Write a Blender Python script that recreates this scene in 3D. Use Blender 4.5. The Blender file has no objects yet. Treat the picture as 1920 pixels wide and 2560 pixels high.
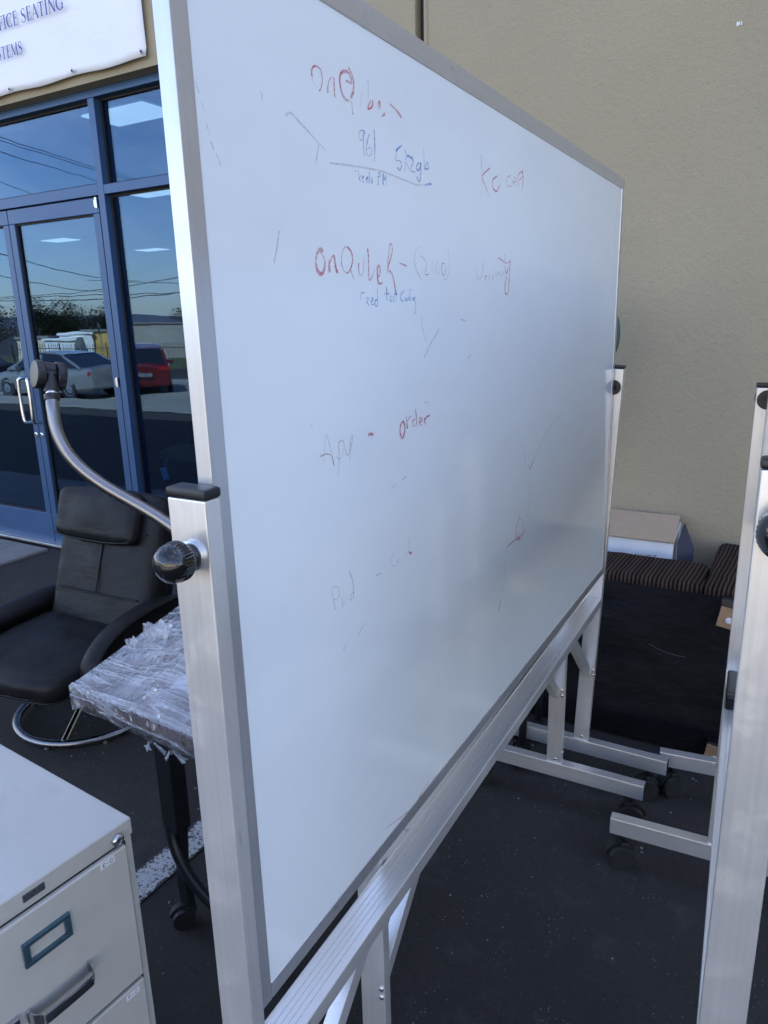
import bpy, bmesh, math, random
from mathutils import Vector, Matrix, noise
random.seed(7)
R = math.radians
SC = bpy.context.scene
COL = SC.collection

# ------------------------------------------------------------------ camera
cam_d = bpy.data.cameras.new('camera'); cam = bpy.data.objects.new('camera', cam_d); COL.objects.link(cam)
cam_d.sensor_fit = 'VERTICAL'; cam_d.sensor_height = 36.0; cam_d.sensor_width = 27.0
cam_d.lens = 25.456; cam_d.clip_start = 0.02; cam_d.clip_end = 9000
YAW, PIT, ROL = 0.522561, 0.262455, 0.024925
_f = Vector((-math.sin(YAW) * math.cos(PIT), math.cos(YAW) * math.cos(PIT), -math.sin(PIT)))
_r = Vector((math.cos(YAW), math.sin(YAW), 0)); _d = _f.cross(_r)
_c, _s = math.cos(ROL), math.sin(ROL)
_r2 = _c * _r + _s * _d; _d2 = -_s * _r + _c * _d
_m = Matrix((_r2, -_d2, -_f)).transposed().to_4x4(); _m.translation = (0, 0, 1.5)
cam.matrix_world = _m
SC.camera = cam

# ------------------------------------------------------------------ light
SUN_EL, SUN_AZ = R(41), R(20)            # azimuth from +Y towards +X: the sun stands behind the building
w = bpy.data.worlds.new('World'); SC.world = w; w.use_nodes = True
nt = w.node_tree; bg = nt.nodes['Background']
sky = nt.nodes.new('ShaderNodeTexSky'); sky.sky_type = 'NISHITA'; sky.sun_disc = False
sky.sun_elevation = SUN_EL; sky.sun_rotation = SUN_AZ
sky.air_density = 1.0; sky.dust_density = 0.5; sky.ozone_density = 2.6
tc = nt.nodes.new('ShaderNodeTexCoord'); mp = nt.nodes.new('ShaderNodeMapping'); mp.inputs['Scale'].default_value = (1.2, 3.0, 7.0)
nz = nt.nodes.new('ShaderNodeTexNoise'); nz.inputs['Scale'].default_value = 1.3; nz.inputs['Detail'].default_value = 7; nz.inputs['Roughness'].default_value = .62
rp = nt.nodes.new('ShaderNodeValToRGB'); rp.color_ramp.elements[0].position = .47; rp.color_ramp.elements[1].position = .78
rp.color_ramp.elements[0].color = (0, 0, 0, 1); rp.color_ramp.elements[1].color = (.5, .5, .5, 1)
mx = nt.nodes.new('ShaderNodeMixRGB'); mx.inputs[2].default_value = (9.0, 9.4, 10.2, 1)
nt.links.new(tc.outputs['Generated'], mp.inputs[0]); nt.links.new(mp.outputs[0], nz.inputs[0]); nt.links.new(nz.outputs[0], rp.inputs[0])
wb_ = nt.nodes.new('ShaderNodeMixRGB'); wb_.blend_type = 'MULTIPLY'; wb_.inputs[0].default_value = 1; wb_.inputs[2].default_value = (1.045, .986, 1.045, 1)   # the camera's white balance
nt.links.new(rp.outputs[0], mx.inputs[0]); nt.links.new(sky.outputs[0], mx.inputs[1]); nt.links.new(mx.outputs[0], wb_.inputs[1]); nt.links.new(wb_.outputs[0], bg.inputs[0])
bg.inputs[1].default_value = 0.12
sd = bpy.data.lights.new('sun', 'SUN'); sun = bpy.data.objects.new('sun', sd); COL.objects.link(sun)
sd.energy = 5.0; sd.angle = R(0.53); sd.color = (1, .93, .82)
_sv = Vector((math.sin(SUN_AZ) * math.cos(SUN_EL), math.cos(SUN_AZ) * math.cos(SUN_EL), math.sin(SUN_EL)))
sun.rotation_euler = _sv.to_track_quat('Z', 'Y').to_euler(); sun.location = (0, 0, 30)
vs = SC.view_settings; SC.display_settings.display_device = 'sRGB'
vs.view_transform = 'Standard'; vs.look = 'None'; vs.exposure = 1.92; vs.gamma = 1.0; vs.use_curve_mapping = False
SC.render.engine = 'CYCLES'
SC.cycles.use_denoising = True; SC.cycles.max_bounces = 10; SC.cycles.transparent_max_bounces = 16
SC.cycles.glossy_bounces = 6; SC.cycles.sample_clamp_indirect = 6.0; SC.cycles.caustics_reflective = False; SC.cycles.caustics_refractive = False

# ------------------------------------------------------------------ mesh helpers
def B(): return bmesh.new()
def bx(bm, c, s, bev=0.0, rot=None, seg=2, taper=None):
    """box centred at c with size s, optionally bevelled, rotated and tapered (top scale)"""
    t = bmesh.new(); bmesh.ops.create_cube(t, size=1.0)
    for v in t.verts:
        if taper and v.co.z > 0: v.co.x *= taper[0]; v.co.y *= taper[1]
        v.co = Vector((v.co.x * s[0], v.co.y * s[1], v.co.z * s[2]))
    if bev > 0: bmesh.ops.bevel(t, geom=list(t.edges), offset=bev, segments=seg, profile=.5, affect='EDGES', clamp_overlap=True)
    _merge(bm, t, (rot or Matrix()).to_4x4(), Vector(c))
def _merge(bm, t, rot, c):
    vm = {}
    for v in t.verts: vm[v] = bm.verts.new(rot @ v.co + c)
    for f in t.faces:
        try: bm.faces.new([vm[v] for v in f.verts])
        except ValueError: pass
    t.free()
def smooth_path(pts, n=6):
    P = [Vector(p) for p in pts]; out = []
    for i in range(len(P) - 1):
        p0 = P[i - 1] if i else P[i] * 2 - P[i + 1]; p1 = P[i]; p2 = P[i + 1]; p3 = P[i + 2] if i + 2 < len(P) else P[i + 1] * 2 - P[i]
        for k in range(n):
            t = k / n; out.append(.5 * ((2 * p1) + (p2 - p0) * t + (2 * p0 - 5 * p1 + 4 * p2 - p3) * t * t + (3 * p1 - p0 - 3 * p2 + p3) * t ** 3))
    out.append(P[-1]); return out
def tube(bm, pts, r, n=12, closed=False, cap=True):
    P = [Vector(p) for p in pts]; m = len(P); rings = []
    t0 = (P[1] - P[0]).normalized(); up = Vector((0, 0, 1)) if abs(t0.z) < .9 else Vector((1, 0, 0))
    a = t0.cross(up).normalized()
    for i in range(m):
        if closed: t = (P[(i + 1) % m] - P[i - 1]).normalized()
        else: t = (P[min(i + 1, m - 1)] - P[max(i - 1, 0)]).normalized()
        a = (a - t * a.dot(t)).normalized(); b = t.cross(a)
        rr = r[i] if isinstance(r, (list, tuple)) else r
        rings.append([bm.verts.new(P[i] + (a * math.cos(2 * math.pi * k / n) + b * math.sin(2 * math.pi * k / n)) * rr) for k in range(n)])
    for i in range(m if closed else m - 1):
        A, Bq = rings[i], rings[(i + 1) % m]
        for k in range(n): bm.faces.new((A[k], A[(k + 1) % n], Bq[(k + 1) % n], Bq[k]))
    if cap and not closed: bm.faces.new(rings[0][::-1]); bm.faces.new(rings[-1])
def lathe(bm, prof, mat=None, n=24, cap=True):
    """profile of (radius, height) turned about +Z, then moved by mat"""
    mat = mat or Matrix(); rings = []
    for r, z in prof: rings.append([bm.verts.new(mat @ Vector((r * math.cos(2 * math.pi * k / n), r * math.sin(2 * math.pi * k / n), z))) for k in range(n)])
    for A, Bq in zip(rings, rings[1:]):
        for k in range(n): bm.faces.new((A[k], A[(k + 1) % n], Bq[(k + 1) % n], Bq[k]))
    if cap: bm.faces.new(rings[0][::-1]); bm.faces.new(rings[-1])
def prism(bm, poly, axis, a0, a1):
    """polygon of 2-D points extruded along an axis; the other two axes keep their order"""
    def P(p, t):
        l = list(p); l.insert(axis, t); return Vector(l)
    A = [bm.verts.new(P(p, a0)) for p in poly]; C = [bm.verts.new(P(p, a1)) for p in poly]; n = len(poly)
    bm.faces.new(A); bm.faces.new(C[::-1])
    for i in range(n): bm.faces.new((A[i], C[i], C[(i + 1) % n], A[(i + 1) % n]))
def quad(bm, *p): bm.faces.new([bm.verts.new(q) for q in p])
def obj(name, bm, mat, parent=None, ang=38, label=None):
    bmesh.ops.recalc_face_normals(bm, faces=list(bm.faces))
    for f in bm.faces: f.smooth = True
    lim = R(ang)
    for e in bm.edges:
        if len(e.link_faces) == 2: e.smooth = e.calc_face_angle(0) < lim
    me = bpy.data.meshes.new(name); bm.to_mesh(me); bm.free()
    if mat: me.materials.append(mat)
    o = bpy.data.objects.new(name, me); COL.objects.link(o)
    if ang < 60 and len(me.polygons) < 6000:                 # flat faces stay flat, only the small bevels turn
        wn = o.modifiers.new('weighted_normals', 'WEIGHTED_NORMAL'); wn.keep_sharp = True; wn.weight = 90
    if parent: o.parent = parent
    if label: o['label'] = label
    return o
def tag(o, label, cat, group=None, kind=None):
    if label: o['label'] = label
    if cat: o['category'] = cat
    if group: o['group'] = group
    if kind: o['kind'] = kind
    return o
def thing(name, label, cat, loc=(0, 0, 0), rz=0.0, group=None):
    o = bpy.data.objects.new(name, None); COL.objects.link(o); o.location = loc; o.rotation_euler = (0, 0, rz)
    o.empty_display_size = .1
    return tag(o, label, cat, group)
def struct(name, bm, mat): return tag(obj(name, bm, mat), None, None, kind='structure')
def dup(root, loc=None, rz=None, label=None):
    r = root.copy(); COL.objects.link(r)
    if loc is not None: r.location = loc
    if rz is not None: r.rotation_euler = (0, 0, rz)
    if label: r['label'] = label
    for ch in list(root.children):
        c = ch.copy(); COL.objects.link(c); c.parent = r
        for g in ch.children:
            d = g.copy(); COL.objects.link(d); d.parent = c
    return r

# ------------------------------------------------------------------ materials
class NM:
    def __init__(s, name):
        s.m = bpy.data.materials.new(name); s.m.use_nodes = True; s.t = s.m.node_tree; s.n = s.t.nodes; s.p = s.n['Principled BSDF']; s.out = s.n['Material Output']
    def node(s, kind, **kw):
        nd = s.n.new('ShaderNode' + kind)
        for k, v in kw.items():
            if k.startswith('i_'):
                key = k[2:]; key = int(key) if key.isdigit() else key.replace('_', ' ')
                nd.inputs[key].default_value = v
            else: setattr(nd, k, v)
        return nd
    def l(s, a, b): s.t.links.new(a, b)
    def pos(s, scale=(1, 1, 1), rot=(0, 0, 0), kind='Object'):
        c = s.node('TexCoord'); m = s.node('Mapping'); m.inputs['Scale'].default_value = scale; m.inputs['Rotation'].default_value = rot
        s.l(c.outputs[kind], m.inputs[0]); return m.outputs[0]
    def wpos(s, scale=(1, 1, 1), rot=(0, 0, 0)):
        g = s.node('NewGeometry'); m = s.node('Mapping'); m.inputs['Scale'].default_value = scale; m.inputs['Rotation'].default_value = rot
        s.l(g.outputs['Position'], m.inputs[0]); return m.outputs[0]
    def noise(s, vec, scale, detail=4, rough=.55): 
        nd = s.node('TexNoise'); nd.inputs['Scale'].default_value = scale; nd.inputs['Detail'].default_value = detail; nd.inputs['Roughness'].default_value = rough
        s.l(vec, nd.inputs['Vector']); return nd.outputs[0]
    def ramp(s, fac, stops):
        nd = s.node('ValToRGB'); cr = nd.color_ramp
        while len(cr.elements) < len(stops): cr.elements.new(.5)
        for e, (p, c) in zip(cr.elements, stops):
            e.position = p; e.color = (*c, 1) if isinstance(c, tuple) else (c, c, c, 1)
        s.l(fac, nd.inputs[0]); return nd.outputs[0]
    def bump(s, h, strength=.3, dist=.01, nrm=None):
        nd = s.node('Bump'); nd.inputs['Strength'].default_value = strength; nd.inputs['Distance'].default_value = dist
        s.l(h, nd.inputs['Height'])
        if nrm is not None: s.l(nrm, nd.inputs['Normal'])
        return nd.outputs[0]
    def mix(s, f, a, b, mode='MIX'):
        nd = s.node('MixRGB', blend_type=mode)
        for i, v in ((0, f), (1, a), (2, b)):
            if hasattr(v, 'is_output'): s.l(v, nd.inputs[i])
            elif isinstance(v, tuple): nd.inputs[i].default_value = (*v, 1)
            else: nd.inputs[i].default_value = v if i == 0 else (v, v, v, 1)
        return nd.outputs[0]
    def math(s, op, a, b=None):
        nd = s.node('Math', operation=op)
        for i, v in ((0, a), (1, b)):
            if v is None: continue
            if hasattr(v, 'is_output'): s.l(v, nd.inputs[i])
            else: nd.inputs[i].default_value = v
        return nd.outputs[0]
    def set(s, **kw):
        for k, v in kw.items():
            key = {'col': 'Base Color', 'rough': 'Roughness', 'metal': 'Metallic', 'nrm': 'Normal', 'spec': 'Specular IOR Level', 'coat': 'Coat Weight', 'coatr': 'Coat Roughness', 'trans': 'Transmission Weight', 'alpha': 'Alpha', 'aniso': 'Anisotropic', 'sheen': 'Sheen Weight'}[k]
            if hasattr(v, 'is_output'): s.l(v, s.p.inputs[key])
            else: s.p.inputs[key].default_value = (*v, 1) if isinstance(v, tuple) else v
        return s
M = {}
def plain(name, col, rough=.5, metal=0.0, var=.12, scale=14, bump=0.0, bscale=120, spec=.5, coat=0.0):
    """painted or moulded surface with a little mottling in colour and gloss"""
    a = NM(name); v = a.pos(); n = a.noise(v, scale, 5)
    lo = tuple(c * (1 - var) for c in col); hi = tuple(min(1, c * (1 + var)) for c in col)
    a.set(col=a.ramp(n, [(.3, lo), (.7, hi)]), rough=a.ramp(n, [(.3, max(.02, rough * .88)), (.75, min(1, rough * 1.14))]), metal=metal, spec=spec, coat=coat)
    if bump: a.set(nrm=a.bump(a.noise(v, bscale, 3), bump, .002))
    M[name] = a.m; return a.m
def alu(name, streak, col=(.87, .86, .84), rough=.36):
    """satin anodised aluminium with fine drawing lines along one axis"""
    a = NM(name); sc = [170, 170, 170]; sc[streak] = 1.6
    n = a.noise(a.pos(tuple(sc)), 1.0, 4, .6); big = a.noise(a.pos(), 5, 3)
    c = a.mix(a.ramp(n, [(.25, 0.0), (.8, 1.0)]), tuple(x * .95 for x in col), tuple(min(1, x * 1.05) for x in col))
    scf = a.noise(a.pos((9, 9, 9)), 2.2, 8, .75); scr = a.noise(a.pos((70, 30, 5) if streak == 2 else (5, 30, 70), (.4, .3, .2)), 1.0, 3, .5)
    c = a.mix(a.ramp(scf, [(.60, 0.0), (.74, .45)]), c, tuple(x * .62 for x in col)); c = a.mix(a.ramp(scr, [(.70, 0.0), (.73, .4)]), c, tuple(x * .5 for x in col))
    r = a.math('ADD', a.math('MULTIPLY', n, .08), a.math('MULTIPLY', big, .12)); r = a.math('ADD', a.math('ADD', r, rough - .12), a.ramp(scf, [(.5, 0.0), (.75, .16)]))
    a.set(col=c, rough=r, metal=.72, nrm=a.bump(n, .05, .0008))
    M[name] = a.m; return a.m
alu('alu_z', 2); alu('alu_x', 0); alu('alu_y', 1); alu('frame_z', 2, (.62, .625, .645), .33); alu('frame_y', 1, (.62, .625, .645), .33)
plain('black_plastic', (.012, .012, .015), .34, var=.2); plain('black_gloss', (.006, .006, .007), .08, var=.02, scale=2, coat=.5); plain('rubber', (.012, .012, .013), .6)
plain('black_steel', (.010, .011, .014), .38); plain('chrome', (.55, .55, .58), .16, 1.0, .04); plain('steel_bright', (.72, .72, .72), .2, 1.0, .05)
plain('dark_chrome', (.25, .245, .25), .28, 1.0, .06)
plain('zinc', (.6, .62, .66), .3, 1.0)
a = NM('white_board'); v = a.pos(); n = a.noise(v, 3.2, 6, .6); n2 = a.noise(a.pos((1, 1.1, 2.6), (.5, 0, 0)), 2.6, 6, .6)
a.set(col=a.mix(a.ramp(n2, [(.45, 0.0), (.75, .5)]), (.81, .86, .87), (.72, .755, .77)), rough=a.ramp(n, [(.3, .10), (.75, .17)]), spec=.5, coat=.25, coatr=.06); M['white_board'] = a.m
for nm, c in (('ink_red', (.58, .035, .09)), ('ink_blue', (.09, .25, .58)), ('ink_grey', (.27, .22, .32))):
    a = NM(nm); nn = a.noise(a.pos(), 320, 2, .6); nb = a.noise(a.pos(), 30, 3)
    f = a.math('ADD', a.math('MULTIPLY', nn, .55), a.math('MULTIPLY', nb, .45))
    a.set(col=c, rough=.5, alpha=a.ramp(f, [(.36, .10 if nm == 'ink_grey' else .20), (.64, .42 if nm == 'ink_grey' else .70)])); M[nm] = a.m
# stucco: sand-float paint on a tilt-up concrete panel
a = NM('stucco'); v = a.wpos(); fine = a.noise(v, 185, 3, .65); mid = a.noise(v, 50, 4, .6); big = a.noise(v, .9, 4)
big2 = a.noise(a.wpos((1, 1, .35)), 2.4, 5)
c = a.ramp(big, [(.35, (.355, .302, .205)), (.65, (.388, .332, .228))]); c = a.mix(a.ramp(big2, [(.5, 0.0), (.8, .3)]), c, (.325, .285, .215))
c = a.mix(a.ramp(fine, [(.30, .5), (.44, 0.0)]), c, (.22, .185, .14), 'MIX')
h = a.math('ADD', a.math('MULTIPLY', fine, .5), a.math('MULTIPLY', mid, .7))
a.set(col=c, rough=.88, nrm=a.bump(h, .62, .008), spec=.25); M['stucco'] = a.m
# asphalt
a = NM('asphalt'); v = a.wpos(); g = a.noise(v, 260, 3, .7); g2 = a.noise(v, 70, 4, .6); big = a.noise(v, 1.7, 5, .6)
vo = a.node('TexVoronoi', feature='F1'); vo.inputs['Scale'].default_value = 75; a.l(v, vo.inputs['Vector'])
spk = a.math('MULTIPLY', a.ramp(vo.outputs['Distance'], [(.12, 1.0), (.2, 0.0)]), a.ramp(a.noise(v, 9, 4, .7), [(.50, 0.0), (.68, 1.0)]))
c = a.ramp(a.math('ADD', a.math('MULTIPLY', big, .6), a.math('MULTIPLY', g2, .4)), [(.35, (.030, .027, .0255)), (.65, (.048, .043, .0405))])
c = a.mix(a.ramp(g, [(.52, 0.0), (.72, .65)]), c, (.10, .097, .097)); c = a.mix(a.math('MULTIPLY', spk, .65), c, (.33, .33, .34))
stn = a.noise(v, 3.1, 6, .7); c = a.mix(a.ramp(stn, [(.54, 0.0), (.72, .55)]), c, (.025, .024, .027)); dst = a.noise(v, 5.5, 7, .75); c = a.mix(a.ramp(dst, [(.54, 0.0), (.78, .6)]), c, (.115, .112, .108))
scr = a.noise(a.wpos((22, .55, 1), (0, 0, R(64))), 1, 3, .5); c = a.mix(a.ramp(scr, [(.73, 0.0), (.78, .25)]), c, (.22, .22, .23))
a.set(col=c, rough=a.ramp(g, [(.3, .72), (.7, .92)]), nrm=a.bump(a.math('ADD', g, a.math('MULTIPLY', g2, .8)), .8, .010), spec=.35); M['asphalt'] = a.m
a = NM('road_paint'); v = a.wpos(); f = a.noise(v, 120, 4, .66); f2 = a.noise(v, 11, 3)
sx = a.node('SeparateXYZ'); g = a.node('NewGeometry'); a.l(g.outputs['Position'], sx.inputs[0])
xc = a.math('ADD', a.math('MULTIPLY', sx.outputs[1], .0193), -1.4594); dd = a.math('POWER', a.math('MULTIPLY', a.math('ABSOLUTE', a.math('SUBTRACT', sx.outputs[0], xc)), 19.0), 6.0)
ff = a.math('ADD', a.math('ADD', f, a.math('MULTIPLY', f2, .30)), a.math('MULTIPLY', dd, -.30)); wear = a.ramp(ff, [(.555, 0.0), (.61, 1.0)])
a.set(col=a.mix(wear, (.05, .05, .053), (.52, .52, .52)), rough=.85, nrm=a.bump(f, .5, .004)); M['road_paint'] = a.m
plain('grit', (.20, .195, .19), .9, var=.4, scale=60); plain('drive_concrete', (.27, .258, .23), .9, var=.2, scale=.7, bump=.4, bscale=60); plain('concrete', (.22, .215, .21), .85, var=.2, scale=9, bump=.5, bscale=150)
plain('blue_frame', (.040, .092, .195), .38, .2, .06, 3)
plain('door_rubber', (.01, .01, .012), .7); plain('threshold', (.68, .68, .68), .35, .9)
def facing(a, base, k=.9, nrm=None):
    """mirror share that rises towards grazing angles, the same from both sides of a sheet"""
    lw = a.node('LayerWeight'); lw.inputs['Blend'].default_value = .5
    if nrm is not None: a.l(nrm, lw.inputs['Normal'])
    return a.math('ADD', a.math('MULTIPLY', a.math('POWER', lw.outputs['Facing'], 4.0), k), base)
def glass(name, tint, refl, gl=(.72, .86, 1.0)):
    """tinted reflective pane: a mirror share over a tinted see-through, with a faint waviness"""
    a = NM(name); a.n.remove(a.p)
    tr = a.node('BsdfTransparent'); tr.inputs[0].default_value = (*tint, 1)
    gs = a.node('BsdfGlossy'); gs.inputs['Color'].default_value = (*gl, 1); gs.inputs['Roughness'].default_value = .008
    a.l(a.bump(a.noise(a.wpos(), 2.2, 2), .02, .03), gs.inputs['Normal']); mxs = a.node('MixShader')
    a.l(facing(a, refl), mxs.inputs[0]); a.l(tr.outputs[0], mxs.inputs[1]); a.l(gs.outputs[0], mxs.inputs[2]); a.l(mxs.outputs[0], a.out.inputs[0]); M[name] = a.m
glass('store_glass', (.44, .55, .70), .085, (.52, .76, 1.0))
plain('car_glass', (.01, .012, .014), .04, coat=1.0)
# leather
a = NM('leather'); v = a.pos(); g = a.noise(v, 240, 3, .6); wv = a.noise(a.pos((1, 1, 2.6)), 9, 4, .55)
a.set(col=a.ramp(wv, [(.3, (.006, .006, .008)), (.7, (.012, .0115, .012))]), rough=a.ramp(wv, [(.3, .38), (.7, .54)]), spec=.22, nrm=a.bump(g, .12, .002, a.bump(wv, .35, .014))); M['leather'] = a.m
a = NM('beige_steel'); v = a.pos(); n = a.noise(v, 6, 4); sc = a.noise(a.pos((4, 60, 9), (.3, .2, .9)), 1.0, 4, .6); sm = a.noise(v, 17, 6, .7); pt = a.noise(v, 300, 2)
c = a.ramp(n, [(.3, (.505, .485, .44)), (.7, (.53, .51, .46))]); c = a.mix(a.ramp(sm, [(.55, 0.0), (.78, .35)]), c, (.36, .34, .30)); c = a.mix(a.ramp(sc, [(.735, 0.0), (.76, .45)]), c, (.30, .29, .27))
a.set(col=c, coat=.5, coatr=.16, rough=a.ramp(sm, [(.3, .30), (.75, .42)]), nrm=a.bump(pt, .05, .001, a.bump(a.noise(v, 2.5, 2), .05, .03))); M['beige_steel'] = a.m
plain('shadow_gap', (.03, .03, .03), .8); plain('label_blue_steel', (.10, .19, .24), .28, .75, .1); plain('paper', (.75, .75, .76), .7, var=.03); plain('print_black', (.015, .015, .018), .6)
plain('badge_grey', (.07, .08, .09), .45)
# banner vinyl
a = NM('vinyl'); v = a.pos(); n = a.noise(a.pos((1.2, 1, 2.2)), 1.6, 4)
a.set(col=a.ramp(n, [(.3, (.78, .78, .79)), (.7, (.83, .83, .84))]), rough=.42, nrm=a.bump(n, .35, .06)); M['vinyl'] = a.m
plain('print_purple', (.075, .07, .30), .5)
# sofa
a = NM('stripe_cloth'); v = a.pos(); sx = a.node('SeparateXYZ'); a.l(v, sx.inputs[0])
wob = a.math('MULTIPLY', a.noise(v, 9, 2), .010); x = a.math('ADD', sx.outputs[0], wob)
x = a.math('ADD', x, a.math('MULTIPLY', sx.outputs[1], -.05))
wv = a.math('SINE', a.math('MULTIPLY', x, 2 * math.pi / .0135)); w2 = a.math('SINE', a.math('MULTIPLY', x, 2 * math.pi / .062)); fz = a.noise(v, 420, 3)
f = a.math('ADD', a.math('MULTIPLY', wv, .42), a.math('MULTIPLY', w2, .12)); f = a.math('ADD', f, .5); f = a.math('ADD', f, a.math('MULTIPLY', a.math('SUBTRACT', fz, .5), .5))
a.set(col=a.ramp(f, [(.34, (.009, .0065, .006)), (.78, (.075, .048, .036))]), rough=.95, nrm=a.bump(f, .6, .004), spec=.15); M['stripe_cloth'] = a.m
a = NM('dust_cloth'); v = a.pos((1, 1, 1.6)); n = a.noise(v, 5, 5, .6); a.set(col=a.ramp(n, [(.35, (.006, .006, .008)), (.7, (.012, .012, .014))]), rough=.8, nrm=a.bump(n, .6, .05), spec=.2); M['dust_cloth'] = a.m
plain('tan_wood', (.34, .21, .11), .6, var=.15, scale=30); plain('white_plastic', (.72, .72, .74), .35, var=.03)
plain('navy_dark', (.022, .026, .05), .55); plain('kraft', (.42, .31, .21), .85, var=.06, scale=30); plain('box_white', (.74, .75, .78), .6, var=.04, scale=20)
plain('leaf_green', (.025, .06, .028), .4, var=.3); plain('stem_brown', (.09, .06, .035), .8); plain('terracotta', (.25, .11, .06), .8)
plain('brown_laminate', (.16, .075, .045), .45, var=.25, scale=24); plain('grey_board', (.17, .175, .19), .6); plain('pale_board', (.52, .53, .60), .45, var=.2, scale=9)
# stretch film: clear plastic, milky where it is pulled into strands
def film(name, h0, h1, sm_):
 a = NM(name); a.n.remove(a.p); masks = []
 for rot, sc in (((.2, .1, .5), (1.2, 20, 9)), ((.1, .3, -.6), (1.0, 17, 8)), ((.4, 0, 1.35), (1.4, 22, 10))):
    masks.append(a.ramp(a.noise(a.pos(sc, rot), 1.0, 2, .5), [(.455, 0.0), (.485, sm_), (.50, 0.12), (.53, 0.0)]))
 mk = masks[0]
 for q in masks[1:]: mk = a.mix(1.0, mk, q, 'LIGHTEN')
 haze = a.ramp(a.noise(a.pos(), 7, 5, .6), [(.34, h0), (.72, h1)]); mk = a.mix(1.0, mk, haze, 'SCREEN')
 vc = a.node('TexVoronoi', feature='F1'); vc.inputs['Scale'].default_value = 9; a.l(a.pos((1, 1.6, 1), (.3, .2, .6)), vc.inputs['Vector']); vd = a.node('TexVoronoi', feature='F1'); vd.inputs['Scale'].default_value = 26; a.l(a.pos((1.7, 1, 1), (.1, .5, .2)), vd.inputs['Vector'])
 crk = a.math('ADD', vc.outputs['Distance'], a.math('MULTIPLY', vd.outputs['Distance'], .5))
 tr = a.node('BsdfTransparent'); df = a.node('BsdfDiffuse'); df.inputs[0].default_value = (.86, .87, .92, 1); tl = a.node('BsdfTranslucent'); tl.inputs[0].default_value = (.6, .62, .68, 1)
 ad = a.node('MixShader'); ad.inputs[0].default_value = .25; a.l(df.outputs[0], ad.inputs[1]); a.l(tl.outputs[0], ad.inputs[2])
 m1 = a.node('MixShader'); a.l(mk, m1.inputs[0]); a.l(tr.outputs[0], m1.inputs[1]); a.l(ad.outputs[0], m1.inputs[2])
 gl = a.node('BsdfGlossy'); gl.inputs['Roughness'].default_value = .06; bp = a.bump(a.math('ADD', crk, a.math('MULTIPLY', mk, .6)), 1.0, .022); a.l(bp, gl.inputs['Normal'])
 m2 = a.node('MixShader'); a.l(facing(a, .075, .8, bp), m2.inputs[0])
 a.l(m1.outputs[0], m2.inputs[1]); a.l(gl.outputs[0], m2.inputs[2]); a.l(m2.outputs[0], a.out.inputs[0]); M[name] = a.m
film('stretch_film', .22, .54, .55); film('stretch_film_taut', .08, .32, .5)
# far things
plain('silver_paint', (.36, .37, .38), .22, .6, .04, coat=.6); plain('red_paint', (.13, .007, .012), .25, .2, .05, coat=.7); plain('dark_paint', (.02, .025, .035), .2, .3, coat=.7)
plain('tail_red', (.32, .006, .008), .15, coat=.6); plain('head_clear', (.6, .6, .62), .1); plain('iron', (.012, .012, .013), .6)
plain('cream_wall', (.60, .53, .41), .85, scale=.6); plain('trailer_white', (.72, .72, .70), .6, scale=1); plain('yellow_wall', (.55, .36, .10), .8, scale=1); plain('grey_wall', (.34, .31, .27), .8, scale=.5)
plain('window_dark', (.02, .025, .03), .1); plain('roof_grey', (.2, .19, .18), .8); plain('hill_haze', (.085, .10, .135), 1.0, var=.2, scale=.01); plain('grass', (.09, .10, .035), .95, var=.35, scale=.8)
plain('bark', (.06, .045, .03), .9); plain('wood_pole', (.07, .05, .035), .9)
for i, c in enumerate(((.038, .050, .018), (.055, .060, .024), (.062, .052, .026))): plain('foliage_%d' % i, c, .7, var=.45, scale=1.2)
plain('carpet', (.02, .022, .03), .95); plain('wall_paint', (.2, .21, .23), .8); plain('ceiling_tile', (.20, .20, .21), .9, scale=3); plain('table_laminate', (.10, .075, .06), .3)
plain('tag_blue', (.20, .42, .55), .6, var=.04)
a = NM('lamp_panel'); a.set(col=(.8, .8, .8)); a.p.inputs['Emission Color'].default_value = (.93, 1, .84, 1); a.p.inputs['Emission Strength'].default_value = .42; M['lamp_panel'] = a.m

# ================================================================== SETTING
def gz(y):
    """height of the lot: level by the building, falling away behind the camera for drainage"""
    K = [(-2000, -2.0), (-50, -2.0), (-9, -.75), (-2.5, 0.0), (50, 0.0)]
    for (a, za), (b, zb) in zip(K, K[1:]):
        if y <= b: return za + (zb - za) * (y - a) / (b - a)
    return 0.0
bm = B(); ys = [-2500, -300, -50, -30, -9, -5.5, -2.5, 3.2, 30, 2500]; xs = [-2500, -60, -20, 0, 20, 60, 2500]
vv = [[bm.verts.new((x, y, gz(y))) for x in xs] for y in ys]
for i in range(len(ys) - 1):
    for j in range(len(xs) - 1): bm.faces.new((vv[i][j], vv[i][j + 1], vv[i + 1][j + 1], vv[i + 1][j]))
struct('parking_lot', bm, M['asphalt'])
bm = B(); quad(bm, (-1.535, -1.2, .004), (-1.43, -1.2, .004), (-1.365, 2.35, .004), (-1.47, 2.35, .004)); struct('parking_line', bm, M['road_paint'])
bm = B(); bx(bm, (-7.1, 2.3, .006), (5.4, 1.36, .02), .004); struct('concrete_walk', bm, M['concrete'])
bm = B()
for a_, b_ in ((-9, -3.4), (-18.5, -9)):
    quad(bm, (-70, a_, gz(a_) + .012), (70, a_, gz(a_) + .012), (70, b_, gz(b_) + .012), (-70, b_, gz(b_) + .012))
struct('concrete_drive', bm, M['drive_concrete'])
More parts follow.
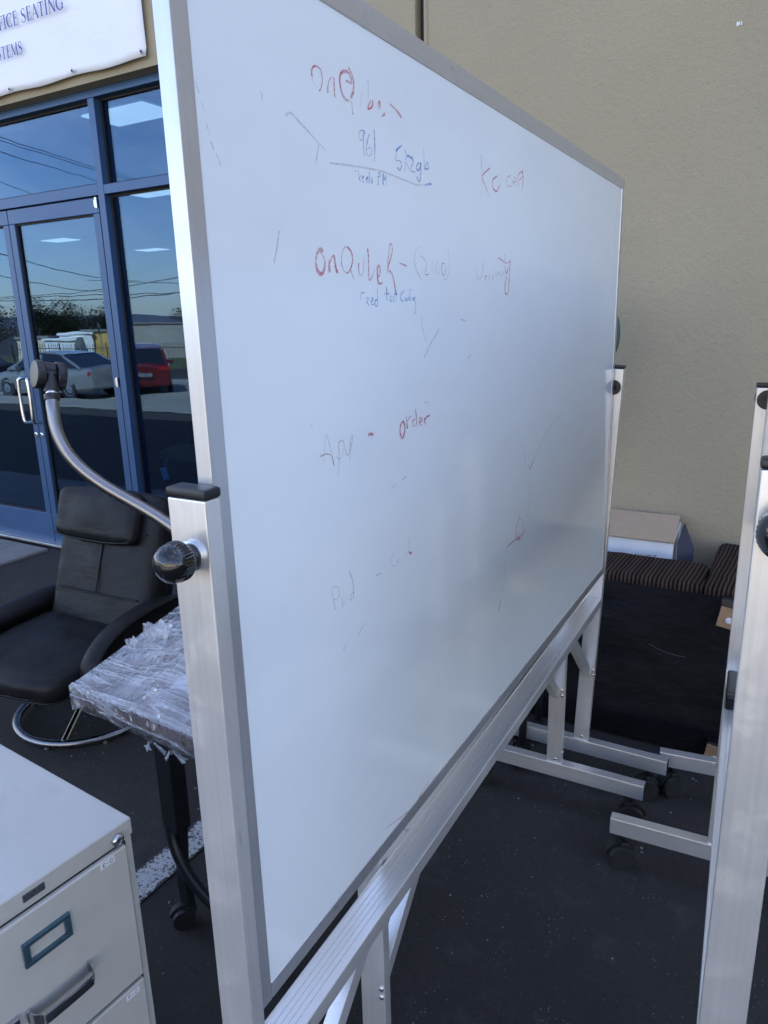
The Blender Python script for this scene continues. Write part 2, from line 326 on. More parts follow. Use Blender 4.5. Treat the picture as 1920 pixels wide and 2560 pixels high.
# far ground cover beyond the fence
bm = B(); quad(bm, (-300, -27, gz(-27) + .02), (60, -27, gz(-27) + .02), (60, -49, gz(-49) + .02), (-300, -49, gz(-49) + .02)); tag(obj('grass_verge', bm, M['grass']), None, None, kind='structure')
bm = B(); az = [(-100 + 4 * i) for i in range(60)]; rng = random.Random(3); base = []; top = []; rad = 1500
for q in az:
    a_ = R(q); c = Vector((math.sin(a_) * rad, -math.cos(a_) * rad, 0)); h = 22 + 24 * noise.noise(Vector((q * .06, 0, 3))) + 9 * noise.noise(Vector((q * .31, 2, 0)))
    base.append(bm.verts.new(c + Vector((0, 0, -5)))); top.append((c * 1.12, max(8, h)))
tv = [bm.verts.new(c + Vector((0, 0, h))) for c, h in top]; bk = [bm.verts.new(c * 1.3 + Vector((0, 0, -5))) for c, h in top]
for i in range(len(az) - 1):
    bm.faces.new((base[i], base[i + 1], tv[i + 1], tv[i])); bm.faces.new((tv[i], tv[i + 1], bk[i + 1], bk[i]))
struct('hills', bm, M['hill_haze'])  # distance haze is put into the hills' blue colour

rng = random.Random(11); bm = B()
for _ in range(420):
    x, y, s_ = rng.uniform(-2.4, .5), rng.uniform(.4, 2.6), rng.choice((.0012, .0016, .0022, .0034)) * rng.uniform(.8, 1.3)
    t_ = bmesh.new(); bmesh.ops.create_icosphere(t_, subdivisions=1, radius=s_)
    for v in t_.verts: v.co = Vector((v.co.x * rng.uniform(.8, 1.4), v.co.y * rng.uniform(.8, 1.4), v.co.z * .6))
    _merge(bm, t_, Matrix.Rotation(rng.uniform(0, 6), 3, 'Z').to_4x4(), Vector((x, y, s_ * .4)))
tag(obj('grit', bm, M['grit'], None, 70), None, None, kind='stuff')
# ------------------------------------------------------------------ the shop building
SF = 3.06        # plane of the storefront metal
WF = 2.985       # face of the stucco
HT = 4.7
bld = thing('shop_building', 'beige stucco shop building with a blue framed glass entrance', 'building', (-1.5, 3, 0))
BO = Vector((-1.5, 3, 0))
def bpart(name, bm, mat, parent=bld):
    bmesh.ops.translate(bm, verts=list(bm.verts), vec=-BO); return obj(name, bm, mat, parent)
OX0, OX1, OZ = -7.6, -2.30, 2.741
bm = B(); bx(bm, ((OX1 - 1.516) / 2, WF + .1, HT / 2), (-1.516 - OX1, .2, HT), .012); bpart('wall_panel', bm, M['stucco'])
bm = B(); bx(bm, ((OX0 + OX1) / 2 , WF + .1, (OZ + HT) / 2), (OX1 - OX0, .2, HT - OZ), 0); bpart('wall_panel', bm, M['stucco'])
bm = B(); bx(bm, ((OX0 - 16) / 2, WF + .1, HT / 2), (16 + OX0, .2, HT), .012); bpart('wall_panel', bm, M['stucco'])
bm = B(); bx(bm, ((-1.484 + 16) / 2, WF + .1, HT / 2), (17.484, .2, HT), .014); bpart('wall_panel', bm, M['stucco'])
bm = B(); bx(bm, (-1.5, WF + .15, HT / 2), (.05, .2, HT)); bpart('joint_filler', bm, M['shadow_gap'])
bm = B(); bx(bm, (-1.463, WF - .001, HT / 2), (.004, .006, HT)); bpart('joint_bead', bm, M['stucco'])
bm = B()
for x, s in ((-.312, .010), (-.302, .004)): bx(bm, (x, WF - .0005, 2.415), (s, .004, .012), .0015)
bpart('paint_chip', bm, M['white_plastic'])
# shell behind the facade
bm = B(); bx(bm, (0, 13, HT - .15), (32, 19.6, .3)); bpart('roof', bm, M['roof_grey'])
for sx in (-15.9, 15.9):
    bm = B(); bx(bm, (sx, 13, HT / 2), (.2, 19.6, HT)); bpart('side_wall', bm, M['stucco'])
bm = B(); bx(bm, (0, 22.9, HT / 2), (32, .2, HT)); bpart('rear_wall', bm, M['stucco'])
# the room behind the glass
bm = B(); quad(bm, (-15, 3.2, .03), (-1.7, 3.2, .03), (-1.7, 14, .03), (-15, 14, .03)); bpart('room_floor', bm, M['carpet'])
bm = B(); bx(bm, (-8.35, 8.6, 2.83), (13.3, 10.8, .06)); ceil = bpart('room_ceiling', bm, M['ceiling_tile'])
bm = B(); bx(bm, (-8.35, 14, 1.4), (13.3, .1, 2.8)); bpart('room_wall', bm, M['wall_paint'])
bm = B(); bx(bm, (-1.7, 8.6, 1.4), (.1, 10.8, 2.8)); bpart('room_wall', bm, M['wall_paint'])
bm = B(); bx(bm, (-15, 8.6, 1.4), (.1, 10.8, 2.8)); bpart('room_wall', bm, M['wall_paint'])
LIGHTS = []
for cx, cy in ((-3.86, 3.62), (-6.9, 3.62), (-5.9, 5.75), (-8.9, 5.75), (-10.2, 7.9), (-7.1, 7.9), (-10.4, 9.95), (-6.0, 9.95), (-12.8, 7.9)):
    fx = bmesh.new(); bx(fx, (cx, cy, 2.79), (.62, .62, .03), .004); fr_ = bpart('ceiling_light', fx, M['white_plastic'])
    fx = bmesh.new(); bx(fx, (cx, cy, 2.772), (.54, .3, .012), .003); bpart('diffuser', fx, M['lamp_panel'], fr_)

# storefront metal: every rail a part; mullions 45 mm wide and 100 mm deep
def rail(name, x0, x1, z0, z1, y0=SF, dy=.10, mat='blue_frame', parent=bld, bev=.003):
    q = B(); bx(q, ((x0 + x1) / 2, y0 + dy / 2, (z0 + z1) / 2), (x1 - x0, dy, z1 - z0), bev); return bpart(name, q, M[mat], parent)
rail('head_rail', OX0, OX1, 2.700, 2.7405, SF - .002)
for x in (-6.30, -5.355, -3.58, -2.35):
    rail('mullion', x, x + .05, .0, 2.6995)
rail('jamb', OX0, OX0 + .05, 0, 2.6995)
rail('transom', -3.5295, -2.3505, 2.209, 2.259, SF + .001)
rail('transom', -5.3045, -3.5805, 2.209, 2.268, SF + .001)
rail('transom', -6.2495, -5.3555, 2.209, 2.259, SF + .001)
rail('sill_rail', -3.5295, -2.3505, .0, .10, SF + .001)
rail('sill_rail', -6.2495, -5.3555, .0, .10, SF + .001)
rail('sill_rail', -7.5495, -6.3005, .0, .10, SF + .001); rail('transom', -7.5495, -6.3005, 2.209, 2.259, SF + .001)
def pane(x0, x1, z0, z1, y=SF + .055):
    q = B(); bx(q, ((x0 + x1) / 2, y, (z0 + z1) / 2), (x1 - x0, .006, z1 - z0)); p_ = bpart('window', q, M['store_glass'])
    g = B(); t_ = .012      # black glazing gasket round the pane
    for cx, cz, sx, sz in ((x0 + t_ / 2, (z0 + z1) / 2, t_, z1 - z0), (x1 - t_ / 2, (z0 + z1) / 2, t_, z1 - z0), ((x0 + x1) / 2, z0 + t_ / 2, x1 - x0 - 2 * t_, t_), ((x0 + x1) / 2, z1 - t_ / 2, x1 - x0 - 2 * t_, t_)):
        bx(g, (cx, y - .008, cz), (sx, .009, sz))
    bpart('gasket', g, M['door_rubber'], p_)
for x0, x1 in ((-3.53, -2.35), (-5.305, -3.58), (-6.25, -5.355), (-7.55, -6.30)):
    pane(x0, x1, 2.26 if x1 - x0 < 1.5 else 2.269, 2.699)
for x0, x1 in ((-3.53, -2.35), (-6.25, -5.355), (-7.55, -6.30)): pane(x0, x1, .101, 2.208)
# two door leaves
def leaf(x0, x1, hinge, handle_x):
    y0 = SF + .012; dy = .045
    q = B(); d = bpart('door', q, None)
    q = B(); bx(q, ((x0 + x1) / 2, y0 + dy / 2, .135), (x1 - x0, dy, .205), .003); bx(q, ((x0 + x1) / 2, y0 + dy / 2, 2.160), (x1 - x0, dy, .085), .003)
    for x in (x0 + .027, x1 - .027): bx(q, (x, y0 + dy / 2, 1.1775), (.054, dy, 1.8785), .003)
    me = d.data; bmesh.ops.translate(q, verts=list(q.verts), vec=-BO); bmesh.ops.recalc_face_normals(q, faces=list(q.faces)); q.to_mesh(me); q.free(); me.materials.append(M['blue_frame'])
    q = B(); bx(q, ((x0 + x1) / 2, y0 + .026, 1.178), (x1 - x0 - .108, .006, 1.879)); bpart('pane', q, M['store_glass'], d)
    g = B(); xa, xb, za, zb = x0 + .054, x1 - .054, .2375, 2.1175
    for cx, cz, sx, sz in ((xa + .005, (za + zb) / 2, .01, zb - za), (xb - .005, (za + zb) / 2, .01, zb - za), ((xa + xb) / 2, za + .005, xb - xa - .02, .01), ((xa + xb) / 2, zb - .005, xb - xa - .02, .01)):
        bx(g, (cx, y0 + .018, cz), (sx, .009, sz))
    bpart('gasket', g, M['door_rubber'], d)
    q = B(); hx = handle_x; sg = 1 if hx > (x0 + x1) / 2 else -1
    P = [(hx, y0 + .004, 1.170), (hx - sg * .005, y0 - .03, 1.172), (hx - sg * .012, y0 - .058, 1.168), (hx - sg * .018, y0 - .064, 1.14), (hx - sg * .022, y0 - .064, 1.03), (hx - sg * .018, y0 - .064, .91), (hx - sg * .012, y0 - .058, .882), (hx - sg * .005, y0 - .03, .878), (hx, y0 + .004, .880)]
    tube(q, smooth_path(P, 5), .0115, 10); bpart('handle', q, M['steel_bright'], d)
    q = B(); lathe(q, [(.017, 0), (.017, .006), (.012, .009)], Matrix.Translation((x0 + .027 if sg < 0 else x1 - .027, y0, .79)) @ Matrix.Rotation(R(90), 4, 'X'), 16); bpart('lock', q, M['steel_bright'], d)
    for z in (2.17, 1.16, .16):
        q = B(); hx2 = x1 - .004 if hinge > 0 else x0 + .004; lathe(q, [(.009, -.028), (.009, .028)], Matrix.Translation((hx2, y0 - .012, z)), 12); bx(q, (hx2 - hinge * .018, y0 - .003, z), (.020, .007, .04), .002); bpart('hinge', q, M['zinc'], d)
leaf(-4.437, -3.6, 1, -4.41); leaf(-5.295, -4.443, -1, -4.47)
rail('threshold', -5.304, -3.582, .0165, .034, SF - .045, .17, 'threshold', bld, .004)
rail('threshold', -3.579, -2.35, .0, .012, SF - .05, .048, 'concrete', bld, .002)

# ------------------------------------------------------------------ vinyl banner with serif lettering
ban = thing('banner', 'white vinyl banner with purple serif lettering hung above the glass entrance', 'banner', (-3.0, WF - .03, 2.775))
bm = B(); nx, nz_ = 90, 30; X0, X1, Z0, Z1 = -3.6, 0.0, 0.0, 1.15; gv = []
for j in range(nz_ + 1):
    row = []
    for i in range(nx + 1):
        u, v_ = i / nx, j / nz_; x = X0 + (X1 - X0) * u; z = Z0 + (Z1 - Z0) * v_
        y = -.004 * abs(math.sin(x * 5.9 + v_)) * (1 - v_) - .006 * noise.noise(Vector((x * 1.7, z * 2.2, 1)))
        dx, dz = (0 - x), z; dd = math.hypot(dx, dz); y += .012 * math.exp(-dd * 5) * math.sin(math.atan2(dz, dx + 1e-6) * 13)
        if u == 1: x += .010 * math.sin(math.pi * v_ * 1.2) - .02 * v_
        z += .005 * math.cos(x / .526 * 2 * math.pi) * (1 - v_) ** 6
        row.append(bm.verts.new((x, y, z)))
    gv.append(row)
for j in range(nz_):
    for i in range(nx): bm.faces.new((gv[j][i], gv[j][i + 1], gv[j + 1][i + 1], gv[j + 1][i]))
sh = obj('sheet', bm, M['vinyl'], ban); md = sh.modifiers.new('thickness', 'SOLIDIFY'); md.thickness = .0012
for x, z in ((-.012, .022), (-.526, .022), (-1.06, .018), (-1.6, .022), (-2.13, .02), (-2.66, .02), (-3.2, .02)):
    bm = B(); lathe(bm, [(.006, 0), (.011, .003), (.011, .0), (.006, -.002)], Matrix.Translation((x, -.016, z)) @ Matrix.Rotation(R(90), 4, 'X'), 14); g_ = obj('grommet', bm, M['zinc'], ban)
    bm = B(); lathe(bm, [(.0, .006), (.004, .004), (.0055, 0)], Matrix.Translation((x, -.018, z)) @ Matrix.Rotation(R(90), 4, 'X'), 10, cap=False); obj('nail', bm, M['black_steel'], g_)
def arc(cx, cz, rx, rz, a0, a1, n=14): return [(cx + rx * math.cos(R(a0 + (a1 - a0) * i / n)), cz + rz * math.sin(R(a0 + (a1 - a0) * i / n))) for i in range(n + 1)]
GL = {}   # glyph: (advance, [ (points, widths) ... ], [serif boxes x0,x1,z0,z1])
def st(p, w0, w1=None):
    n = len(p); return (p, [w0 + ((w1 if w1 is not None else w0) - w0) * i / (n - 1) for i in range(n)])
def ringw(cx, cz, rx, rz, a0, a1, n=22):
    p = arc(cx, cz, rx, rz, a0, a1, n); return (p, [.05 + .12 * abs(math.cos(R(a0 + (a1 - a0) * i / n))) ** 1.4 for i in range(n + 1)])
GL['O'] = (.86, [ringw(.42, .5, .33, .47, 0, 360)], [])
GL['C'] = (.78, [ringw(.44, .5, .36, .47, 48, 312)], [(.66, .70, .70, .98), (.66, .70, .04, .28)])
GL['G'] = (.86, [ringw(.44, .5, .36, .47, 48, 310), st([(.72, .44), (.72, .06)], .14)], [(.66, .70, .70, .98), (.58, .82, .41, .45)])
GL['F'] = (.62, [st([(.2, 0), (.2, 1)], .15), st([(.1, .975), (.58, .975)], .05), st([(.2, .52), (.48, .52)], .05)], [(.05, .36, 0, .04), (.55, .59, .78, 1.0), (.46, .5, .43, .62)])
GL['E'] = (.68, [st([(.2, 0), (.2, 1)], .15), st([(.1, .975), (.58, .975)], .05), st([(.2, .52), (.48, .52)], .05), st([(.1, .025), (.62, .025)], .05)], [(.55, .59, .78, 1.0), (.46, .5, .43, .62), (.60, .64, 0, .24)])
GL['I'] = (.42, [st([(.21, 0), (.21, 1)], .15)], [(.06, .36, 0, .04), (.06, .36, .96, 1)])
GL['T'] = (.72, [st([(.36, 0), (.36, 1)], .15), st([(.06, .97), (.66, .97)], .06)], [(.21, .51, 0, .04), (.04, .08, .74, 1.0), (.64, .68, .74, 1.0)])
GL['A'] = (.80, [st([(.10, 0), (.39, 1.0)], .05), st([(.36, 1.0), (.68, 0)], .15), st([(.2, .34), (.56, .34)], .05)], [(.0, .22, 0, .04), (.54, .82, 0, .04)])
GL['N'] = (.90, [st([(.16, 0), (.16, 1)], .05), st([(.14, .98), (.74, .02)], .15), st([(.74, 0), (.74, 1)], .05)], [(.05, .28, 0, .04), (.04, .2, .96, 1), (.62, .86, .96, 1)])
GL['M'] = (1.02, [st([(.14, 0), (.17, 1)], .05), st([(.17, .98), (.5, .06)], .15), st([(.5, .04), (.83, .98)], .05), st([(.84, 0), (.82, 1)], .15)], [(.04, .26, 0, .04), (.7, .98, 0, .04), (.06, .2, .96, 1), (.8, .96, .96, 1)])
GL['Y'] = (.76, [st([(.38, 0), (.38, .48)], .15), st([(.10, 1), (.38, .46)], .15), st([(.38, .46), (.66, 1)], .05)], [(.23, .53, 0, .04), (.0, .26, .96, 1), (.54, .76, .96, 1)])
sp = arc(.30, .74, .19, .23, 40, 200, 10) + [(.2, .58), (.3, .51), (.42, .44)] + arc(.29, .25, .20, .23, 20, -150, 10)
GL['S'] = (.62, [(sp, [.05 + .11 * math.exp(-((i / (len(sp) - 1) - .5) / .2) ** 2) for i in range(len(sp))])], [(.44, .48, .76, .98), (.07, .11, .02, .24)])
def ribbon(bm, pts, wid, y, to3):
    n = len(pts); L, Rr = [], []
    for i in range(n):
        a_ = Vector(pts[max(i - 1, 0)]); b_ = Vector(pts[min(i + 1, n - 1)]); d = (b_ - a_); d = d.normalized() if d.length > 1e-9 else Vector((1, 0)); nn = Vector((-d.y, d.x)) * wid[i] / 2
        p = Vector(pts[i]); L.append(bm.verts.new(to3(p + nn, y))); Rr.append(bm.verts.new(to3(p - nn, y)))
    for i in range(n - 1):
        try: bm.faces.new((L[i], L[i + 1], Rr[i + 1], Rr[i]))
        except ValueError: pass
def text_serif(s, xr, z, h, parent, mat, sqx=1.0):
    adv = [GL[c][0] if c != ' ' else .38 for c in s]; x = xr - sum(adv) * h * sqx
    for c, ad in zip(s, adv):
        if c != ' ':
            bm = B(); k = 0
            f3 = lambda p, y: (x + p.x * h * sqx, y, z + p.y * h)
            for pts, wd in GL[c][1]: ribbon(bm, pts, wd, -.0205 - .0003 * k, f3); k += 1
            for a0, a1, b0, b1 in GL[c][2]: ribbon(bm, [((a0 + a1) / 2, b0), ((a0 + a1) / 2, b1)], [a1 - a0] * 2, -.0205 - .0003 * k, f3); k += 1
            obj('letter', bm, mat, parent)
        x += ad * h * sqx
text_serif('OFFICE SEATING', -.525, .306, .068, ban, M['print_purple'], 1.02)
text_serif('SYSTEMS', -.892, .166, .062, ban, M['print_purple'], 1.0)

# ================================================================== MOBILE WHITEBOARDS
def caster_bm(bm, at, yaw, r=.036, w_=.05):
    """twin wheel swivel caster: stem, hood and two wheels; at = top of stem"""
    m = Matrix.Translation(at) @ Matrix.Rotation(yaw, 4, 'Z'); top = at[2]
    lathe(bm, [(.009, -.012), (.009, .0), (.017, .0), (.017, .006)], m @ Matrix.Translation((0, 0, -.006)), 12)
    off = -.016; zc = r - top
    for sgn in (-1, 1):
        mm = m @ Matrix.Translation((off, sgn * w_ * .32, zc)) @ Matrix.Rotation(R(90) * sgn, 4, 'X')
        lathe(bm, [(r * .3, -.009), (r * .93, -.009), (r, -.004), (r, .005), (r * .9, .010), (r * .55, .011), (r * .5, .008), (r * .2, .008)], mm, 20)
    hood = [(off + (r + .007) * math.cos(R(a_)), zc + (r + .007) * math.sin(R(a_))) for a_ in range(20, 176, 12)] + [(off - r * .7, zc + .002), (off, zc - .004), (off + r * .6, zc + .002)]
    t = bmesh.new(); prism(t, hood, 1, -.0075, .0075); 
    for v in t.verts: v.co = m @ v.co
    _merge(bm, t, Matrix(), Vector())
    t = bmesh.new(); bx(t, (off * .4, 0, zc + r * .55), (.026, .034, max(.012, -zc - r * .3)), .005)
    for v in t.verts: v.co = m @ v.co
    _merge(bm, t, Matrix(), Vector())
def knob_bm(bm, m, r=.0275):
    """ribbed grip knob with a glossy domed face; +Z points out of the post"""
    n = 72; prof = [(.012, -.030), (.012, -.014), (r * .72, -.014), (r * .9, -.012), (r, -.009), (r, -.002), (r * .965, .001)]; rings = []
    for k, (rr, z) in enumerate(prof):
        rib = k in (4, 5)
        rings.append([bm.verts.new(m @ Vector(((rr - (.0013 if rib and i % 2 else 0)) * math.cos(2 * math.pi * i / n), (rr - (.0013 if rib and i % 2 else 0)) * math.sin(2 * math.pi * i / n), z))) for i in range(n)])
    nr = len(rings); rings.append([bm.verts.new(v.co) for v in rings[-1]])      # the dome starts at a crisp edge
    for q in range(1, 9):
        a_ = q / 9 * math.pi / 2; rings.append([bm.verts.new(m @ Vector((r * .96 * math.cos(a_) * math.cos(2 * math.pi * i / n), r * .96 * math.cos(a_) * math.sin(2 * math.pi * i / n), .001 + .0155 * math.sin(a_)))) for i in range(n)])
    for k, (A, C) in enumerate(zip(rings, rings[1:])):
        if k == nr - 1: continue
        for i in range(n): bm.faces.new((A[i], A[(i + 1) % n], C[(i + 1) % n], C[i]))
    bm.faces.new(rings[0][::-1]); bm.faces.new(rings[-1])
PW, PD = .047, .021            # post section: 47 mm wide, 21 mm deep
def whiteboard(label, loc, rz, L, top=1.345, lean=0.0, pz0=.735, pz1=1.838, feet=.27, knob_z=1.292, panel_x=.009, tray_z=.645, group='wheeled whiteboards', near_foot=True, far_dx=0.0, kr=.0190, far_top=None):
    """local frame: near post at the origin, the board runs along +Y, +X is the face towards the aisle"""
    t = thing('mobile_whiteboard', label, 'whiteboard', loc, rz, group)
    fz0, fz1 = .099, .147
    top0 = top
    for k, y in enumerate((0.0, L)):
        top = far_top if (k and far_top) else top0
        ln = lean if k else 0.0; dx = far_dx if k else 0.0
        rot = Matrix.Rotation(math.atan(ln), 4, 'Y'); z0 = fz1 - .001
        bm = B(); bx(bm, (0, 0, (top - z0) / 2), (PW, PD, top - z0), .0022); 
        for v in bm.verts: v.co = rot @ v.co + Vector((dx, y, z0))
        po = obj('post', bm, M['alu_z'], t)
        bm = B(); bx(bm, (0, 0, top - z0 + .005), (PW + .002, PD + .002, .010), .003)
        for v in bm.verts: v.co = rot @ v.co + Vector((dx, y, z0))
        obj('post_cap', bm, M['black_plastic'], po)
        sg = -1 if k == 0 else 1
        xk = dx + ln * (knob_z - z0) + (.003 if k == 0 else 0)
        bm = B(); knob_bm(bm, Matrix.Translation((xk, y + sg * (PD / 2 + .026), knob_z)) @ Matrix.Rotation(R(90) * (1 if k == 0 else -1), 4, 'X'), kr); kn = obj('knob', bm, M['black_gloss'], t, 30)
        bm = B(); lathe(bm, [(.0145, 0), (.0145, .004), (.011, .006)], Matrix.Translation((xk, y + sg * (PD / 2), knob_z)) @ Matrix.Rotation(R(90) * (1 if k == 0 else -1), 4, 'X'), 24); obj('washer', bm, M['zinc'], kn)
        # pivot disc and pin between post and panel
        bm = B(); pr = .011 if k == 0 else .021; lathe(bm, [(pr, .0003), (pr, .0014 if k == 0 else .006), (.007, .0016 if k == 0 else .006), (.007, .02)], Matrix.Translation((xk, y - sg * (PD / 2), knob_z)) @ Matrix.Rotation(R(-90) * (1 if k == 0 else -1), 4, 'X'), 24); obj('pivot', bm, M['black_plastic'], t)
        # foot: a tube lying across, two casters under its ends
        bm = B(); bx(bm, (dx, y, (fz0 + fz1) / 2), (2 * feet, PD + .012, fz1 - fz0), .0022); 
        fo = obj('foot', bm, M['alu_x'], t)
        for s2 in (-1, 1):
            bm = B(); caster_bm(bm, (dx + s2 * (feet - .045), y, fz0 - .0005), random.uniform(0, 6.28)); obj('caster', bm, M['rubber'], fo)
            bm = B(); bx(bm, (dx + s2 * (feet + .0006), y, (fz0 + fz1) / 2), (.0025, PD + .008, fz1 - fz0 - .004), .0008); obj('end_cap', bm, M['black_plastic'], fo)
        for px, pz in ((dx + .004, fz1 + .012), (dx + PW / 2 + .001, fz1 + .035)):
            bm = B(); mm = Matrix.Translation((px, y - PD / 2, pz)) @ Matrix.Rotation(R(90), 4, 'X') if px < dx + .02 else Matrix.Translation((px - .001, y, pz)) @ Matrix.Rotation(R(90), 4, 'Y')
            lathe(bm, [(.005, 0), (.0045, .002), (.0025, .0034)], mm, 10); obj('bolt', bm, M['steel_bright'], t)
        # brace between crossbar and post
        s3 = 1 if k == 0 else -1; ya = y + s3 * (PD / 2 + .006); yb = y + s3 * .262; za, zb = tray_z - .255, tray_z - .022
        d = Vector((0, yb - ya, zb - za)); ang_ = math.atan2(d.z, d.y)
        bm = B(); bx(bm, (0, 0, 0), (.022, d.length, .028), .0018); rr = Matrix.Rotation(ang_, 4, 'X')
        lx = ln * .35 + dx
        for v in bm.verts: v.co = rr @ v.co + Vector((lx, (ya + yb) / 2, (za + zb) / 2))
        obj('brace', bm, M['alu_y'], t)
        for q in (.0, .018):
            bm = B(); lathe(bm, [(.0045, 0), (.004, .002), (.002, .0032)], Matrix.Translation((lx + .017, y - PD / 2, za - .004 + q)) @ Matrix.Rotation(R(90), 4, 'X'), 10); obj('bolt', bm, M['steel_bright'], t)
    # crossbar tray with four grooves
    y0, y1 = PD / 2 + .001, L - PD / 2 - .001; xf = far_dx + lean * (tray_z - .147)
    prof = [(-PW / 2, .0), (-PW / 2, .0065), (-PW / 2 + .0015, .0072), (-PW / 2 + .003, .004)]
    gr = [-.0125, -.0045, .0035, .0115]
    for g in gr: prof += [(g - .0009, .004), (g - .0004, .0028), (g + .0004, .0028), (g + .0009, .004)]
    prof += [(PW / 2 - .001, .004), (PW / 2, .003), (PW / 2, -.022), (-PW / 2, -.022)]
    bm = B(); A = [bm.verts.new((px, y0, tray_z + pz)) for px, pz in prof]; C = [bm.verts.new((px + xf, y1, tray_z + pz)) for px, pz in prof]
    for i in range(len(prof)): bm.faces.new((A[i], C[i], C[(i + 1) % len(prof)], A[(i + 1) % len(prof)]))
    bm.faces.new(A); bm.faces.new(C[::-1]); obj('marker_tray', bm, M['alu_y'], t, 25)
    # panel: white core in four frame rails
    ya, yb = PD / 2 + .0018, L - PD / 2 - .0035; th = .0185; xc = panel_x; rw = .022
    sg_ = M['alu_y']; xs = xc + th / 2
    bm = B(); bx(bm, (xc, (ya + yb) / 2, (pz0 + pz1) / 2), (th - .003, yb - ya - .03, pz1 - pz0 - .03), 0); pn = obj('panel', bm, M['white_board'], t)
    for z, nm in ((pz1 - rw / 2 + .004, 0), (pz0 + rw / 2 - .004, 1)):
        hh = rw + .005 if nm == 0 else rw
        bm = B(); bx(bm, (xc, (ya + yb) / 2, pz1 - hh / 2 if nm == 0 else pz0 + hh / 2), (th, yb - ya - 2 * rw - .0006, hh), .0016); obj('frame_rail', bm, M['frame_y'], t)
    for y in (ya + rw / 2, yb - rw / 2):
        bm = B(); bx(bm, (xc, y, (pz0 + pz1) / 2), (th, rw, pz1 - pz0), .0016); obj('frame_rail', bm, M['frame_z'], t)
    return t, pn, xc + (th - .003) / 2
bA, pA, xsurf = whiteboard('large whiteboard in front with faded red and blue handwriting on it', (-.475, .4745, 0), 0, 1.668, lean=.036, far_dx=-.030, near_foot=True, panel_x=.0065)
bB, _, _ = whiteboard('whiteboard behind the written one, only its posts, braces and feet showing below the tray', (-.5265, .845, 0), R(.95), 1.135, tray_z=.64, pz1=1.79)
bC, _, _ = whiteboard('whiteboard at the right edge with its post and black knob close to the camera', (-.0005, .742, 0), R(3.25), 1.076, top=1.358, knob_z=1.305, panel_x=.009, kr=.026, far_top=1.331, pz0=1.02, pz1=1.60)
bD, _, _ = whiteboard('whiteboard behind the right one, only one metal foot showing before the sofa', (.15, 1.05, 0), R(7.2), 1.183, tray_z=.64, pz0=1.1, pz1=1.5)

